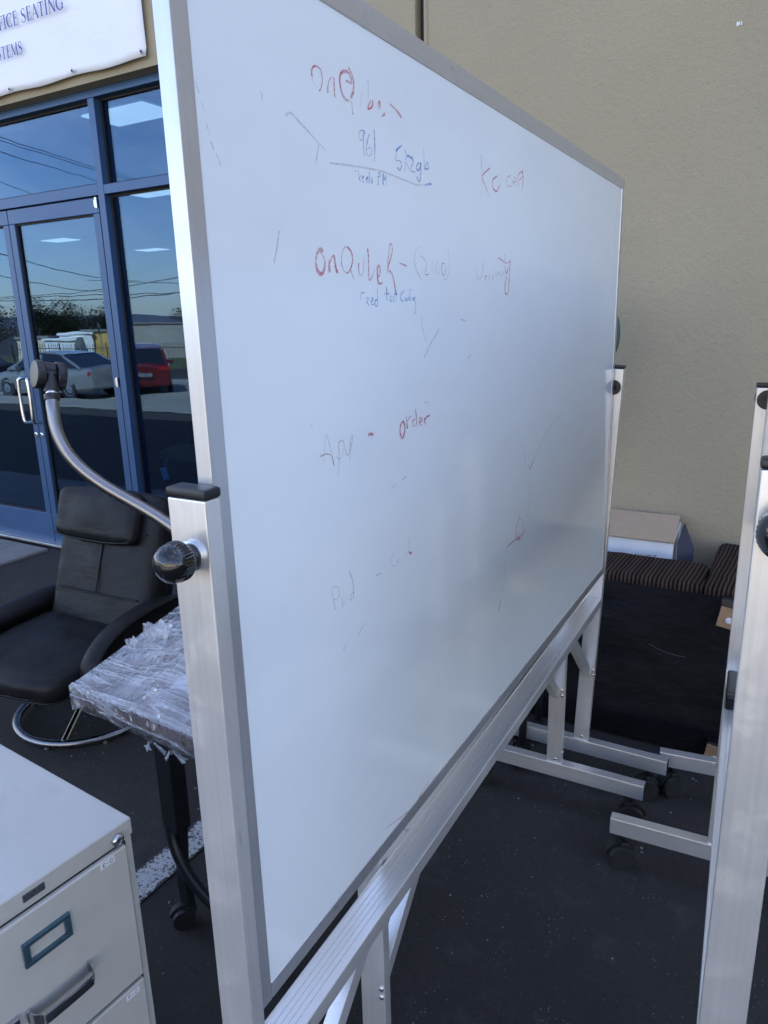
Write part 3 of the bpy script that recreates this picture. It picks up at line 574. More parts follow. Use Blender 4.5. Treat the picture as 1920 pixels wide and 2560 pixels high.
# handwriting on the first board: (colour, width, [y, z, y, z ...] in millimetres)
INK=[('r',3,[695,1727,699,1731,702,1739,701,1745,699,1748,695,1749,691,1749,686,1747,683,1743,683,1738]),('g',1,[683,1738,685,1733,690,1730]),('r',1.6,[711,1729,712,1736,715,1742,720,1746]),('r',1.6,[724,1746,724,1737,724,1730,726,1728]),('r',3,[748,1749,753,1749,758,1749,759,1753,755,1758,748,1758,740,1755,736,1750,736,1743,738,1736,744,1731,749,1730,754,1731]),('r',4,[754,1763,761,1758,764,1749,762,1741,757,1734]),('r',3,[758,1731,759,1724,760,1719,761,1720]),('g',1.4,[781,1745,779,1735,775,1728]),('g',1.6,[795,1761,796,1751,795,1740]),('r',2.2,[805,1742,804,1737,800,1733,793,1731,797,1737,802,1742]),('r',2.6,[819,1736,822,1740,821,1744,818,1742,817,1739]),('r',3,[824,1729,829,1731,833,1734]),('r',4,[845,1747,860,1744,875,1738]),('b',1.8,[785,1703,784,1706,780,1706,772,1703,771,1699,773,1696,777,1695,781,1700,783,1706,781,1692,782,1680]),('b',2,[795,1705,790,1697,787,1688,787,1683,793,1681,799,1685,799,1689,795,1691,790,1688]),('b',2.2,[806,1712,807,1696,805,1677]),('b',4,[875,1707,859,1698]),('b',3.4,[859,1698,860,1695,858,1687,867,1688,873,1685,871,1680,867,1677,861,1679]),('b',1.6,[883,1703,885,1693,879,1677]),('b',3,[887,1697,902,1696,904,1691,897,1683,902,1680,909,1681]),('g',1.6,[885,1689,893,1681]),('b',2.4,[926,1694,919,1693,913,1687,917,1684,924,1688,926,1694,925,1677,921,1671,914,1676]),('b',1.8,[935,1713,936,1701,938,1689,945,1698,949,1694,947,1690,936,1689]),('g',1.6,[709,1661,740,1664,779,1667,822,1669,857,1668,888,1667,914,1666,936,1669]),('b',3,[936,1669,957,1673]),('b',1.4,[758,1660,763,1661]),('b',1.8,[768,1662,768,1656,771,1651]),('b',1.6,[768,1653,773,1658]),('b',2,[775,1655,779,1658,776,1653,779,1651]),('b',2,[784,1655,788,1658,785,1654,788,1652]),('b',2,[792,1665,791,1652]),('b',2,[799,1659,795,1657,799,1655,796,1653]),('b',2,[814,1667,812,1652]),('b',2,[814,1667,819,1665,817,1663,811,1661]),('b',2,[824,1654,825,1667,828,1660,832,1667,831,1654]),('g',1.8,[634,1692,643,1696,659,1690,676,1683,690,1677,703,1672]),('g',1.6,[690,1676,686,1666,682,1657]),('g',1.4,[613,1585,607,1568,601,1554]),('g',1.8,[1132,1737,1137,1711,1134,1678]),('r',2,[1170,1724,1139,1708,1154,1693,1170,1681]),('r',2.2,[1202,1717,1182,1708,1185,1696,1201,1694,1214,1705]),('r',2.2,[1263,1726,1246,1720,1249,1709,1269,1710]),('r',1.8,[1274,1717,1292,1721,1283,1727,1275,1717,1291,1713]),('r',2,[1305,1714,1301,1731,1320,1740,1325,1734,1304,1723]),('r',2.4,[1322,1745,1327,1728,1324,1711]),('g',1.2,[1066,1840,1072,1837]),('g',1.2,[597,1705,599,1702,599,1697]),('r',7,[687,1569,683,1572,676,1567,673,1557]),('r',4.5,[673,1557,676,1550,682,1547,688,1551,691,1560,687,1567]),('r',4,[699,1562,699,1549]),('r',3.5,[699,1558,706,1566,710,1566,712,1555,715,1549]),('r',2.6,[742,1577,733,1578,726,1570,724,1560,729,1552,736,1550,743,1555,748,1564,746,1573,738,1578]),('r',2.8,[742,1555,747,1547,750,1544]),('r',2,[761,1562,761,1553,765,1548,771,1553,774,1569]),('r',1.8,[783,1576,783,1579,784,1567,784,1544,792,1549,797,1556]),('r',2.6,[804,1548,809,1550,811,1558,808,1561,804,1557,805,1543,810,1540,816,1542]),('r',2.2,[829,1553,832,1571,838,1588,843,1585,841,1575,831,1559,841,1553,846,1543,850,1528]),('r',1.6,[861,1567,882,1564]),('g',1,[922,1590,910,1587,904,1575,907,1562,925,1547]),('r',1.4,[923,1579,940,1570,934,1556,946,1556]),('g',1.2,[959,1574,955,1562,964,1558,968,1562,958,1562]),('g',1.2,[973,1573,970,1563,979,1557,981,1568,973,1573]),('r',1.1,[990,1573,988,1561,997,1556,1002,1571,990,1573]),('g',1,[1009,1596,1014,1572,1007,1553,993,1551]),('b',1.3,[762,1521,764,1528,771,1529]),('b',1.8,[776,1517,781,1522,777,1523,776,1518,782,1515]),('b',1.8,[787,1518,792,1522,788,1523,787,1516,794,1516]),('b',1.8,[802,1521,797,1520,796,1515,802,1515,803,1534]),('b',2.4,[826,1537,826,1520]),('b',2,[819,1528,832,1529]),('b',2,[833,1521,839,1524,835,1526,834,1520,840,1520]),('b',2,[846,1526,842,1523,846,1521,843,1519]),('b',2,[851,1532,851,1519]),('b',2,[846,1528,855,1529]),('b',2.2,[872,1533,864,1528,863,1522,871,1519]),('b',2,[876,1524,874,1522,877,1520,880,1522,876,1524]),('b',2,[882,1520,883,1525,887,1521]),('b',2,[894,1534,888,1534,889,1520]),('b',2,[893,1526,894,1521]),('b',2,[904,1525,898,1523,898,1521,904,1521,905,1515,904,1504,898,1508]),('g',1.3,[921,1501,924,1485,930,1474,936,1466]),('g',1.8,[978,1482,965,1472,949,1462,938,1452,929,1444]),('g',1.3,[1053,1495,1077,1491]),('g',1.3,[1098,1441,1083,1433]),('r',1.1,[1119,1573,1116,1552]),('r',1.6,[1144,1582,1142,1568,1131,1554,1119,1561]),('r',1.2,[1159,1561,1151,1559,1153,1554,1160,1561]),('r',1.2,[1171,1564,1170,1556]),('r',1.2,[1183,1557,1189,1563]),('r',1.4,[1198,1569,1204,1562,1214,1570,1220,1563]),('r',1.4,[1230,1571,1227,1562,1239,1571,1240,1563]),('r',2,[1241,1599,1243,1585]),('r',2.2,[1211,1592,1232,1588,1252,1585,1268,1590]),('r',2.2,[1244,1580,1249,1569,1262,1579]),('r',3,[1268,1591,1265,1561,1261,1538,1251,1534,1244,1543,1250,1561,1256,1576]),('g',1.6,[669,1342,673,1359,676,1374,685,1355,690,1335]),('r',2.6,[663,1350,676,1351,686,1346,690,1335]),('g',2,[702,1361,701,1338,698,1320]),('g',1.4,[702,1360,711,1361,713,1351,704,1340,696,1344]),('g',1.6,[716,1350,717,1345,722,1342,731,1355,733,1364,728,1358,725,1334]),('r',4,[769,1359,776,1359,782,1357]),('r',3.6,[864,1364,855,1360,853,1349,860,1341,867,1353,863,1364]),('r',3.6,[871,1370,874,1352]),('r',3.2,[873,1362,885,1368]),('r',3.6,[897,1363,889,1358,894,1352,903,1359,899,1376,904,1350]),('r',3.2,[910,1355,919,1358,913,1362,910,1354,920,1350]),('r',3.2,[926,1360,929,1350]),('r',3.4,[927,1357,936,1361,944,1361]),('g',1.2,[824,1278,838,1281]),('g',1.8,[855,1284,870,1286]),('g',1.4,[775,1170,792,1169]),('g',1.6,[828,1186,818,1179,825,1168,836,1170,837,1175]),('g',1.4,[844,1167,851,1175]),('g',1.4,[859,1168,867,1178]),('g',1.4,[872,1197,873,1174]),('r',3,[871,1176,876,1171,881,1172]),('g',2,[679,1159,675,1174,673,1185,677,1189,686,1185,689,1177,685,1171,676,1173]),('g',1.2,[694,1168,696,1156,705,1170]),('g',2,[721,1166,715,1165,713,1158,721,1161]),('g',1.8,[713,1198,720,1180,721,1159]),('g',2,[1354,1252,1362,1236,1372,1220]),('g',1.2,[1372,1220,1387,1184]),('r',2.6,[1392,1204,1402,1194]),('r',2.2,[1403,1194,1427,1210,1455,1227]),('g',1.6,[1455,1227,1521,1260,1564,1273,1617,1281]),('g',1.2,[1403,1194,1407,1151,1402,1117,1391,1092]),('r',1.6,[1344,1114,1344,1106,1327,1094,1333,1071,1356,1060,1373,1073,1366,1094,1344,1106]),('r',2.6,[1323,1073,1337,1061,1351,1062]),('r',2,[1391,1073,1366,1066,1329,1066,1277,1065]),('r',1.8,[1349,1096,1350,1050]),('g',1,[1272,1063,1264,1037]),('g',1.6,[1265,1035,1270,1010,1265,987]),('g',1,[1263,987,1257,973]),('r',3.4,[1248,967,1241,957,1234,949]),('g',1.8,[650,1389,650,1386]),('g',1.2,[1025,1136,1026,1130]),('g',1,[745,1115,727,1105]),('g',1,[700,1104,692,1100]),('g',1,[926,1383,938,1380,939,1385]),('r',1,[782,775,836,760,873,755,901,760,922,767]),('g',1.2,[511,1693,514,1685]),('g',1,[516,1679,519,1672]),('g',1,[520,1663,523,1654]),('g',1.4,[524,1650,527,1643]),('g',1,[529,1642,535,1632])]
sx_ = xsurf + .0004
def near_(a, b, d=17):
    A, C = a[2], b[2]
    return any(abs(A[i] - C[j]) < d and abs(A[i + 1] - C[j + 1]) < d for i in range(0, len(A), 2) for j in range(0, len(C), 2))
words = []
for s_ in INK:
    hit = [w_ for w_ in words if any(near_(s_, o_) for o_ in w_)]
    new = [s_] + [o_ for w_ in hit for o_ in w_]; words = [w_ for w_ in words if w_ not in hit] + [new]
INKM = {'r': 'ink_red', 'g': 'ink_grey', 'b': 'ink_blue'}
for w_ in words:                                   # one part per word or mark
    bm = B(); cols = sorted({s_[0] for s_ in w_}); fm = []
    for q, (c, wd_, L_) in enumerate(w_):
        pts = [Vector((L_[i] / 1000 - .4745, L_[i + 1] / 1000, 0)) for i in range(0, len(L_), 2)]
        pts = smooth_path(pts, 4) if len(pts) > 2 else [pts[0].lerp(pts[1], k / 4) for k in range(5)]
        n = len(pts); wv_ = [(.00080 * wd_ + .00055) * (.75 + .35 * math.sin(3.1 * i / n + q)) for i in range(n)]; n0 = len(bm.faces)
        ribbon(bm, [(p.x, p.y) for p in pts], wv_, 0, lambda p, y: (sx_ + .00002 * (q % 7), p.x, p.y))
        fm += [cols.index(c)] * (len(bm.faces) - n0)
    o_ = obj('handwriting', bm, None, bA)
    for c in cols: o_.data.materials.append(M[INKM[c]])
    for f, k in zip(o_.data.polygons, fm): f.material_index = k

tilt = Matrix.Translation((.0065, 0, .735)) @ Matrix.Rotation(R(-.26), 4, 'Y') @ Matrix.Translation((-.0065, 0, -.735))   # the panel hangs a touch off plumb
for o_ in bA.children:
    if o_.name.split('.')[0] in ('panel', 'frame_rail', 'handwriting'): o_.matrix_basis = tilt
# eraser on the tray of the right board
er = thing('board_eraser', 'black felt eraser lying on the tray of the right board', 'eraser', (-.0505, 1.66, .6492), R(3.25))
bm = B(); bx(bm, (0, 0, .012), (.044, .115, .024), .003); obj('felt', bm, M['dust_cloth'], er)
bm = B(); bx(bm, (0, 0, .033), (.046, .118, .018), .005); obj('grip', bm, M['black_plastic'], er)

# ================================================================== FILING CABINET
fa = R(-4.67)      # the drawer front faces +X
cab = thing('filing_cabinet', 'beige steel filing cabinet with a lock and small paper drawer labels', 'filing cabinet', (-.876, .664, 0), fa)
CW, CD, CH = .338, .66, .7236      # width runs along -Y, depth along -X, origin at the front corner on the ground
bm = B(); bx(bm, (-CD / 2, -CW / 2, CH / 2), (CD, CW, CH), .003); 
obj('body', bm, M['beige_steel'], cab)
bm = B(); bx(bm, (-CD / 2 + .0015, -CW / 2, CH - .0145), (CD + .003, CW + .004, .032), .0035, seg=3); obj('top', bm, M['beige_steel'], cab)
dz = .296
for k in range(2):
    zt = CH - .036 - k * .268; zb = zt - .262
    bm = B(); bx(bm, (-.001, -CW / 2, (zt + zb) / 2), (.004, CW - .026, zt - zb + .004)); obj('reveal', bm, M['shadow_gap'], cab)
    bm = B(); bx(bm, (.002, -CW / 2, (zt + zb) / 2), (.014, CW - .032, zt - zb - .002), .0035, seg=3); dr = obj('drawer', bm, M['beige_steel'], cab)
    hz = zt - .062; hw, hh = .075, .041
    bm = B()
    for cy, cz, sy, sz in ((0, hh / 2 - .004, hw, .008), (0, -hh / 2 + .004, hw, .008), (hw / 2 - .005, 0, .010, hh - .017), (-hw / 2 + .005, 0, .010, hh - .017)):
        bx(bm, (.0115, -.164 + cy, hz + cz), (.006, sy, sz), .0012)
    obj('label_holder', bm, M['label_blue_steel'], dr)
    gz_ = zt - .160; hl = .050
    P = [(.008, -.159 + hl, gz_), (.020, -.159 + hl, gz_ - .001), (.031, -.159 + hl - .006, gz_ - .002), (.034, -.159 + hl - .018, gz_ - .003), (.034, -.159 - hl + .018, gz_ - .003), (.031, -.159 - hl + .006, gz_ - .002), (.020, -.159 - hl, gz_ - .001), (.008, -.159 - hl, gz_)]
    pth = smooth_path(P, 5); bm = B(); rg = []
    for i, p in enumerate(pth):
        tdir = (pth[min(i + 1, len(pth) - 1)] - pth[max(i - 1, 0)]).normalized(); o_ = Vector((tdir.y, -tdir.x, 0)) if tdir.y < 0 or True else 0
        o_ = Vector((abs(tdir.y), (-tdir.x if tdir.y < 0 else tdir.x), 0)).normalized()
        rg.append([bm.verts.new(p + o_ * a_ + Vector((0, 0, b_))) for a_, b_ in ((-.002, -.009), (.002, -.010), (.0035, -.006), (.0035, .006), (.002, .0095), (-.002, .010))])
    for A, C in zip(rg, rg[1:]):
        for i in range(6): bm.faces.new((A[i], A[(i + 1) % 6], C[(i + 1) % 6], C[i]))
    bm.faces.new(rg[0]); bm.faces.new(rg[-1][::-1]); obj('handle', bm, M['dark_chrome'] if k else M['chrome'], dr, 50)
    bm = B(); bx(bm, (.012, -.236, gz_ + .004), (.012, .024, .02), .002); obj('latch', bm, M['chrome'], dr)
    # little paper label with printed letters
    ly = -.053 if k == 0 else -.042; lz = zt - (.009 if k == 0 else .012)
    bm = B(); bx(bm, (.0093, ly, lz), (.0004, .026, .0115)); lb = obj('paper_label', bm, M['paper'], dr)
    SG = {'E': [[(0, 0), (0, 1)], [(0, 1), (.6, 1)], [(0, .5), (.5, .5)], [(0, 0), (.6, 0)]], '-': [[(.05, .45), (.55, .45)]], 'O': [arc(.38, .5, .36, .5, 0, 360, 16)], 'P': [[(0, 0), (0, 1)], [(0, 1), (.35, 1), (.55, .88), (.55, .66), (.35, .5), (0, .5)]], 'Z': [[(0, 1), (.6, 1), (0, 0), (.6, 0)]]}
    bm = B(); x_ = .0085
    for ch in ('E-O' if k == 0 else 'P-Z'):
        for stn in SG[ch]:
            ribbon(bm, stn, [.14] * len(stn), 0, lambda p, y: (.0097, ly - .0085 + (x_ - .0085) + p.x * .0062, lz - .0031 + p.y * .0062))
        x_ += .0062 if ch != 'O' else .007
    obj('print', bm, M['print_black'], lb)
# maker's badge on the top flange
SGB = {'S': [[(.6, .85), (.45, 1), (.15, 1), (0, .85), (0, .65), (.15, .52), (.45, .48), (.6, .35), (.6, .15), (.45, 0), (.15, 0), (0, .15)]], 'T': [[(0, 1), (.6, 1)], [(.3, 1), (.3, 0)]], 'A': [[(0, 0), (.3, 1), (.6, 0)], [(.1, .35), (.5, .35)]], 'P': [[(0, 0), (0, 1)], [(0, 1), (.4, 1), (.6, .88), (.6, .64), (.4, .5), (0, .5)]], 'L': [[(0, 1), (0, 0), (.5, 0)]], 'E': [[(.55, 1), (0, 1), (0, 0), (.55, 0)], [(0, .5), (.5, .5)]]}
by = -.168; bz = CH - .0145
bm = B(); bx(bm, (.0035, by, bz), (.0022, .034, .0125), .001); bd = obj('badge', bm, M['badge_grey'], cab)
bm = B(); x_ = -.0145
for ch in 'STAPLES':
    for stn in SGB[ch]: ribbon(bm, stn, [.2] * len(stn), 0, lambda p, y: (.0048, by + x_ + p.x * .0050, bz - .0038 + p.y * .0076))
    x_ += .0043
obj('print', bm, M['print_black'], bd)
bm = B(); lathe(bm, [(.0105, 0), (.0105, .004), (.009, .0065), (.0065, .0075), (.006, .0055), (.002, .0055)], Matrix.Translation((.0028, -.028, CH - .0215)) @ Matrix.Rotation(R(90), 4, 'Y'), 22); lk = obj('lock', bm, M['chrome'], cab)
bm = B(); bx(bm, (.0089, -.028, CH - .0215), (.001, .0022, .0075)); obj('keyhole', bm, M['shadow_gap'], lk)

# ================================================================== LEATHER RECLINER
def puff(bm, c, s, bev, rot=None, n=5, bulge=.0, wr=.0, seed=0):
    """soft cushion: subdivided rounded box, bulged and creased"""
    t = bmesh.new(); bmesh.ops.create_cube(t, size=1.0); bmesh.ops.subdivide_edges(t, edges=list(t.edges), cuts=n * 2, use_grid_fill=True)
    hx, hy, hz = s[0] / 2, s[1] / 2, s[2] / 2
    for v in t.verts:
        p = Vector((v.co.x * s[0], v.co.y * s[1], v.co.z * s[2])); q = Vector((max(-hx + bev, min(hx - bev, p.x)), max(-hy + bev, min(hy - bev, p.y)), max(-hz + bev, min(hz - bev, p.z))))
        d = p - q
        if d.length > 1e-6:
            if sum(1 for e in d if abs(e) > 1e-6) > 1: d = d.normalized() * bev
            p = q + d
        u, v_, w_ = p.x / hx, p.y / hy, p.z / hz
        p += Vector((p.x, p.y, p.z)).normalized() * bulge * max(0, (1 - u * u * .8)) * max(0, (1 - min(v_ * v_, w_ * w_)))
        p += Vector((0, 0, 0)) if not wr else Vector((noise.noise(p * 9 + Vector((seed, 0, 0))), noise.noise(p * 9 + Vector((0, seed, 3))), noise.noise(Vector((p.x * 26, p.y * 8, p.z * 8 + seed))))) * wr
        v.co = p
    _merge(bm, t, (rot or Matrix()).to_4x4(), Vector(c))
ch = thing('recliner_chair', 'black leather swivel recliner with headrest on a chrome ring base', 'armchair', (-2.335, 1.662, 0), R(3))
bm = B(); tube(bm, [(.268 * math.cos(2 * math.pi * k / 56), .268 * math.sin(2 * math.pi * k / 56), .026) for k in range(56)], .0155, 12, closed=True); rg_ = obj('ring_base', bm, M['dark_chrome'], ch)
for k in range(8):
    a_ = 2 * math.pi * (k + .3) / 8; bm = B(); lathe(bm, [(.008, 0), (.009, .006), (.007, .014)], Matrix.Translation((.268 * math.cos(a_), .268 * math.sin(a_), 0)), 10); obj('glide', bm, M['zinc'], rg_)
for a_ in (R(178), R(298), R(58)):
    bm = B(); tube(bm, smooth_path([(.266 * math.cos(a_), .266 * math.sin(a_), .03), (.16 * math.cos(a_), .16 * math.sin(a_), .055), (.03 * math.cos(a_), .03 * math.sin(a_), .085)], 5), .0135, 10); obj('spoke', bm, M['steel_bright'], ch)
bm = B(); lathe(bm, [(.045, .065), (.045, .11), (.032, .115), (.03, .27), (.11, .275), (.11, .30)], None, 20); obj('pedestal', bm, M['black_steel'], ch)
bm = B(); puff(bm, (.01, -.13, .322), (.53, .43, .10), .045, Matrix.Rotation(R(3), 3, 'X'), 8, .014, .005, 1)
for v in bm.verts:
    if v.co.y < -.2: v.co.y += -.035 * (1 - (v.co.x / .28) ** 2) * min(1, (-.2 - v.co.y) / .1)
obj('seat', bm, M['leather'], ch)
bm = B(); tube(bm, smooth_path([(-.25, -.30, .272), (-.15, -.365, .271), (0, -.382, .270), (.16, -.365, .271), (.262, -.30, .272), (.265, .05, .275)], 6), .0045, 8); obj('seat_piping', bm, M['leather'], ch)
br = Matrix.Rotation(R(-20), 3, 'X'); bo = Vector((.03, .075, .325))
def onback(x, y, z): return bo + br @ Vector((x, y, z))
bm = B()
puff(bm, onback(0, .012, .277), (.525, .122, .56), .050, br, 13, .010, .0035, 2); bk_ = obj('backrest', bm, M['leather'], ch)
for P in ([(-.215, .152), (-.1, .150), (.1, .150), (.215, .152)], [(0, .150), (.001, .20), (.002, .275), (.001, .35), (0, .41)], [(-.215, .402), (-.1, .40), (.1, .40), (.215, .402)]):
    bm = B(); tube(bm, smooth_path([onback(x, -.0525 - .0085 * max(0, 1 - (x / .26) ** 2) * max(0, 1 - ((z - .277) / .26) ** 2), z) for x, z in P], 6), .0032, 8); obj('seam', bm, M['leather'], bk_)
bm = B(); bx(bm, onback(0, .085, .28), (.49, .045, .5), .02, br, 3); obj('back_shell', bm, M['dust_cloth'], ch)
bm = B(); puff(bm, onback(-.035, -.062, .455), (.43, .075, .20), .036, br, 9, .012, .007, 6); obj('headrest', bm, M['leather'], ch)
bm = B(); tube(bm, smooth_path([onback(-.24, -.09, .366), onback(-.15, -.098, .356), onback(0, -.1, .353), onback(.1, -.098, .356), onback(.168, -.09, .366)], 5), .0035, 8); obj('headrest_piping', bm, M['leather'], ch)
for sx in (-1, 1):
    x0 = .305 if sx > 0 else -.325
    # arm: padded strap sweeping from the back down to the seat front, with a leather flank below
    P = [(x0, .21, .472), (x0, .10, .478), (x0, -.03, .468), (x0, -.14, .438), (x0, -.215, .380), (x0, -.238, .315), (x0, -.235, .262)] if sx > 0 else [(x0, .22, .40), (x0, .10, .40), (x0, -.05, .395), (x0, -.18, .38), (x0, -.27, .345), (x0, -.30, .30), (x0, -.30, .262)]
    pp = smooth_path(P, 6); bm = B(); rgs = []
    wid = .040 if sx > 0 else .062; thk = .016 if sx > 0 else .040
    for i, p in enumerate(pp):
        tdir = (pp[min(i + 1, len(pp) - 1)] - pp[max(i - 1, 0)]).normalized(); nn = Vector((0, -tdir.z, tdir.y)); k_ = min(1, i / 5 + .35, (len(pp) - 1 - i) / 5 + .4)
        nn = nn if nn.z > 0 else -nn
        rgs.append([bm.verts.new(p + Vector((math.cos(q) * wid * k_, 0, 0)) + nn * (math.sin(q) * thk * k_)) for q in [2 * math.pi * j / 16 for j in range(16)]])
    for A, C in zip(rgs, rgs[1:]):
        for i in range(16): bm.faces.new((A[i], A[(i + 1) % 16], C[(i + 1) % 16], C[i]))
    bm.faces.new(rgs[0][::-1]); bm.faces.new(rgs[-1]); ar = obj('armrest', bm, M['leather'], ch)
    bm = B(); poly = [(p.y, p.z - .006) for p in pp[::2]] + [(-.22, .262), (.05, .265), (.16, .30), (.205, .38)]
    prism(bm, poly, 0, x0 - .018, x0 + .018); obj('arm_flank', bm, M['leather'], ar)

# ================================================================== WRAPPED TABLE
ta = R(-3.6)
tb = thing('wrapped_table', 'table with black legs and a brown edged top bundled in clear stretch film', 'table', (-1.56, 1.066, 0), ta)
TL, TD, TT = .95, .56, .60
bm = B(); bx(bm, (TL / 2, TD / 2 + .004, TT - .0325), (TL - .008, TD - .008, .055), .003); obj('tabletop', bm, M['brown_laminate'], tb)
for i, (x, y, z, sx, sy, sz, rx, ry, rz) in enumerate(((.50, .30, .645, .55, .34, .02, 9, -5, 4), (.55, .33, .685, .50, .30, .022, 16, -4, -12), (.60, .42, .655, .6, .2, .10, 0, 0, 3), (.42, .22, .612, .36, .16, .02, 0, 0, 8))):
    bm = B(); bx(bm, (0, 0, 0), (sx, sy, sz), .004); mm = Matrix.Rotation(R(rz), 4, 'Z') @ Matrix.Rotation(R(rx), 4, 'X') @ Matrix.Rotation(R(ry), 4, 'Y')
    for v in bm.verts: v.co = mm @ v.co + Vector((x, y, z))
    obj('packed_board', bm, M['pale_board'], tb)
def film_h(x, y):
    h = .606 + .52 * max(0, y - .02) * min(1, .45 + x * 1.1) + .05 * math.exp(-((x - .32) ** 2 + (y - .17) ** 2) / .018)
    return min(h, .79 + .03 * noise.noise(Vector((x * 6, y * 6, 0))))
bm = B(); nx, ny = 110, 80; g = []
for j in range(-14, ny + 1):
    row = []
    for i in range(-12, nx + 1):
        u = max(0, i) / nx; v_ = max(0, j) / ny; x = u * TL; y = v_ * TD; h = film_h(x, y)
        cr = .007 * noise.noise(Vector((x * 14, y * 22, 1))) + .0018 * noise.noise(Vector((x * 60, y * 60, 5))); edge = min(1, min(u, v_) * 12)
        p = Vector((x, y, h + cr * edge + .003 * abs(noise.noise(Vector((x * 18, y * 30, 9)))) * edge))
        if j < 0:
            k = -j / 14; p = Vector((x + .006 * noise.noise(Vector((x * 20, k * 3, 0))) * k, -.006 - .006 * math.sin(k * 3.1) + .003 * noise.noise(Vector((x * 34, k * 5, 2))) + .05 * max(0, k - .75), .606 - .078 * k + .004 * noise.noise(Vector((x * 14, 0, 4))) * k))
        if i < 0:
            k = -i / 12; p = Vector((-.006 - .004 * math.sin(k * 3.1) + .003 * noise.noise(Vector((y * 34, k * 5, 2))) + .04 * max(0, k - .75), y, h - (h - .53) * k))
        if i < 0 and j < 0: p = Vector((-.006, -.006, .606 - .078 * max(-i / 12, -j / 14)))
        row.append(bm.verts.new(p))
    g.append(row)
for r_, (A, C) in enumerate(zip(g, g[1:])):
    for i in range(len(A) - 1): bm.faces.new((A[i], A[i + 1], C[i + 1], C[i])).material_index = 1 if r_ < 13 else 0
obj('stretch_film', bm, M['stretch_film'], tb, 80).data.materials.append(M['stretch_film_taut'])
# gathered tufts of film
def tuft(c, r, hgt, seed, tilt=(0, 0)):
    bm = B(); n, m = 46, 9; rows = []
    for j in range(m + 1):
        k = j / m; row = []
        for i in range(n):
            a_ = math.pi * 1.5 * i / (n - 1) - .4; q = noise.noise(Vector((math.cos(a_) * 3.2, math.sin(a_) * 3.2, seed + k * 1.6)))
            rr = r * (.25 + .75 * k) * (1 + .5 * q + .07 * math.sin(a_ * 9 + seed)); row.append(bm.verts.new(Vector(c) + Vector((rr * math.cos(a_) + tilt[0] * k, .6 * rr * math.sin(a_) + tilt[1] * k, hgt * k * (1 + .35 * noise.noise(Vector((a_ * 2.3, seed, 0)))) + .002 * math.sin(a_ * 11)))))
        rows.append(row)
    for A, C in zip(rows, rows[1:]):
        for i in range(n - 1): bm.faces.new((A[i], A[i + 1], C[i + 1], C[i]))
    obj('film_tuft', bm, M['stretch_film'], tb, 80)
tuft((.105, .195, .648), .05, .062, 2, (.01, 0)); tuft((.03, .17, .632), .022, .03, 5); tuft((.30, -.002, .532), .032, -.014, 8, (.02, 0)); tuft((.37, -.002, .530), .030, -.018, 11, (.015, 0))
for k, (x, y) in enumerate(((.325, .025), (.60, .03), (.325, .40), (.60, .40))):
    bm = B(); bx(bm, (x, y, .4115), (.052, .046, .255), .004, taper=(1.08, 1)); lg = obj('leg', bm, M['black_steel'], tb)
    bm = B(); prism(bm, [(x - .004, .29), (x + .028, .29), (x + .016, .17), (x + .020, .115), (x + .026, .055), (x - .004, .055), (x - .012, .115), (x - .008, .18)], 1, y - .010, y + .010); obj('shin', bm, M['black_steel'], lg)
    bm = B(); caster_bm(bm, (x + .012, y, .060), .9 + k, .029, .042); obj('caster', bm, M['rubber'], lg)
bm = B(); tube(bm, smooth_path([(.315, .012, .30), (.325, .008, .255), (.355, .004, .205), (.415, .002, .155), (.50, .004, .115), (.56, .004, .10), (.60, .02, .10)], 6), .0135, 12); obj('crossbar', bm, M['black_steel'], tb)
bm = B(); tube(bm, [(.60, .04, .20), (.60, .40, .20)], .012, 10); obj('crossbar', bm, M['black_steel'], tb)

# upturned swivel table base on the bundle: its bent chrome leg ends in a caster pointing up
ub = thing('upturned_table_frame', 'bent chrome table leg turned upside down with a caster on top', 'table leg', (-.95, 1.25, .77))
uo = Vector((-.95, 1.25, .77))
def U(*p): return Vector(p) - uo
bm = B(); bx(bm, U(-.90, 1.27, .79), (.42, .34, .024), .004); obj('mounting_plate', bm, M['grey_board'], ub)
P = [U(-.88, 1.25, .80), U(-.97, 1.25, .825), U(-1.10, 1.235, .90), U(-1.295, 1.200, 1.032), U(-1.44, 1.147, 1.124), U(-1.510, 1.124, 1.185), U(-1.545, 1.118, 1.245), U(-1.560, 1.124, 1.302), U(-1.568, 1.132, 1.330)]
bm = B(); tube(bm, smooth_path(P, 7), .0150, 16); lg = obj('leg', bm, M['dark_chrome'], ub)
ax = (P[-1] - P[-2]).normalized(); qm = ax.to_track_quat('Z', 'Y').to_matrix().to_4x4()
bm = B(); lathe(bm, [(.0175, -.004), (.0185, .0), (.0185, .010), (.014, .012)], Matrix.Translation(P[-1]) @ qm, 18); obj('collar', bm, M['black_plastic'], lg)
bm = B(); lathe(bm, [(.0135, .011), (.0135, .018)], Matrix.Translation(P[-1]) @ qm, 18); obj('collar_ring', bm, M['steel_bright'], lg)
cm = Matrix.Translation(P[-1]) @ qm; Zr = Matrix.Rotation(R(28), 4, 'Z')
bm = B(); lathe(bm, [(.017, .017), (.017, .05), (.013, .06)], cm, 18)
mm = cm @ Zr @ Matrix.Translation((0, -.012, .062))
lathe(bm, [(.019, -.013), (.019, .013)], mm @ Matrix.Rotation(R(90), 4, 'Y'), 18)
prism_ = bmesh.new(); prism(prism_, [(.020 * math.cos(R(a_)), .020 * math.sin(R(a_)) + .012) for a_ in range(0, 360, 24)], 0, -.012, .012)
for v in prism_.verts: v.co = mm @ v.co
_merge(bm, prism_, Matrix(), Vector()); obj('caster_fork', bm, M['black_plastic'], lg)
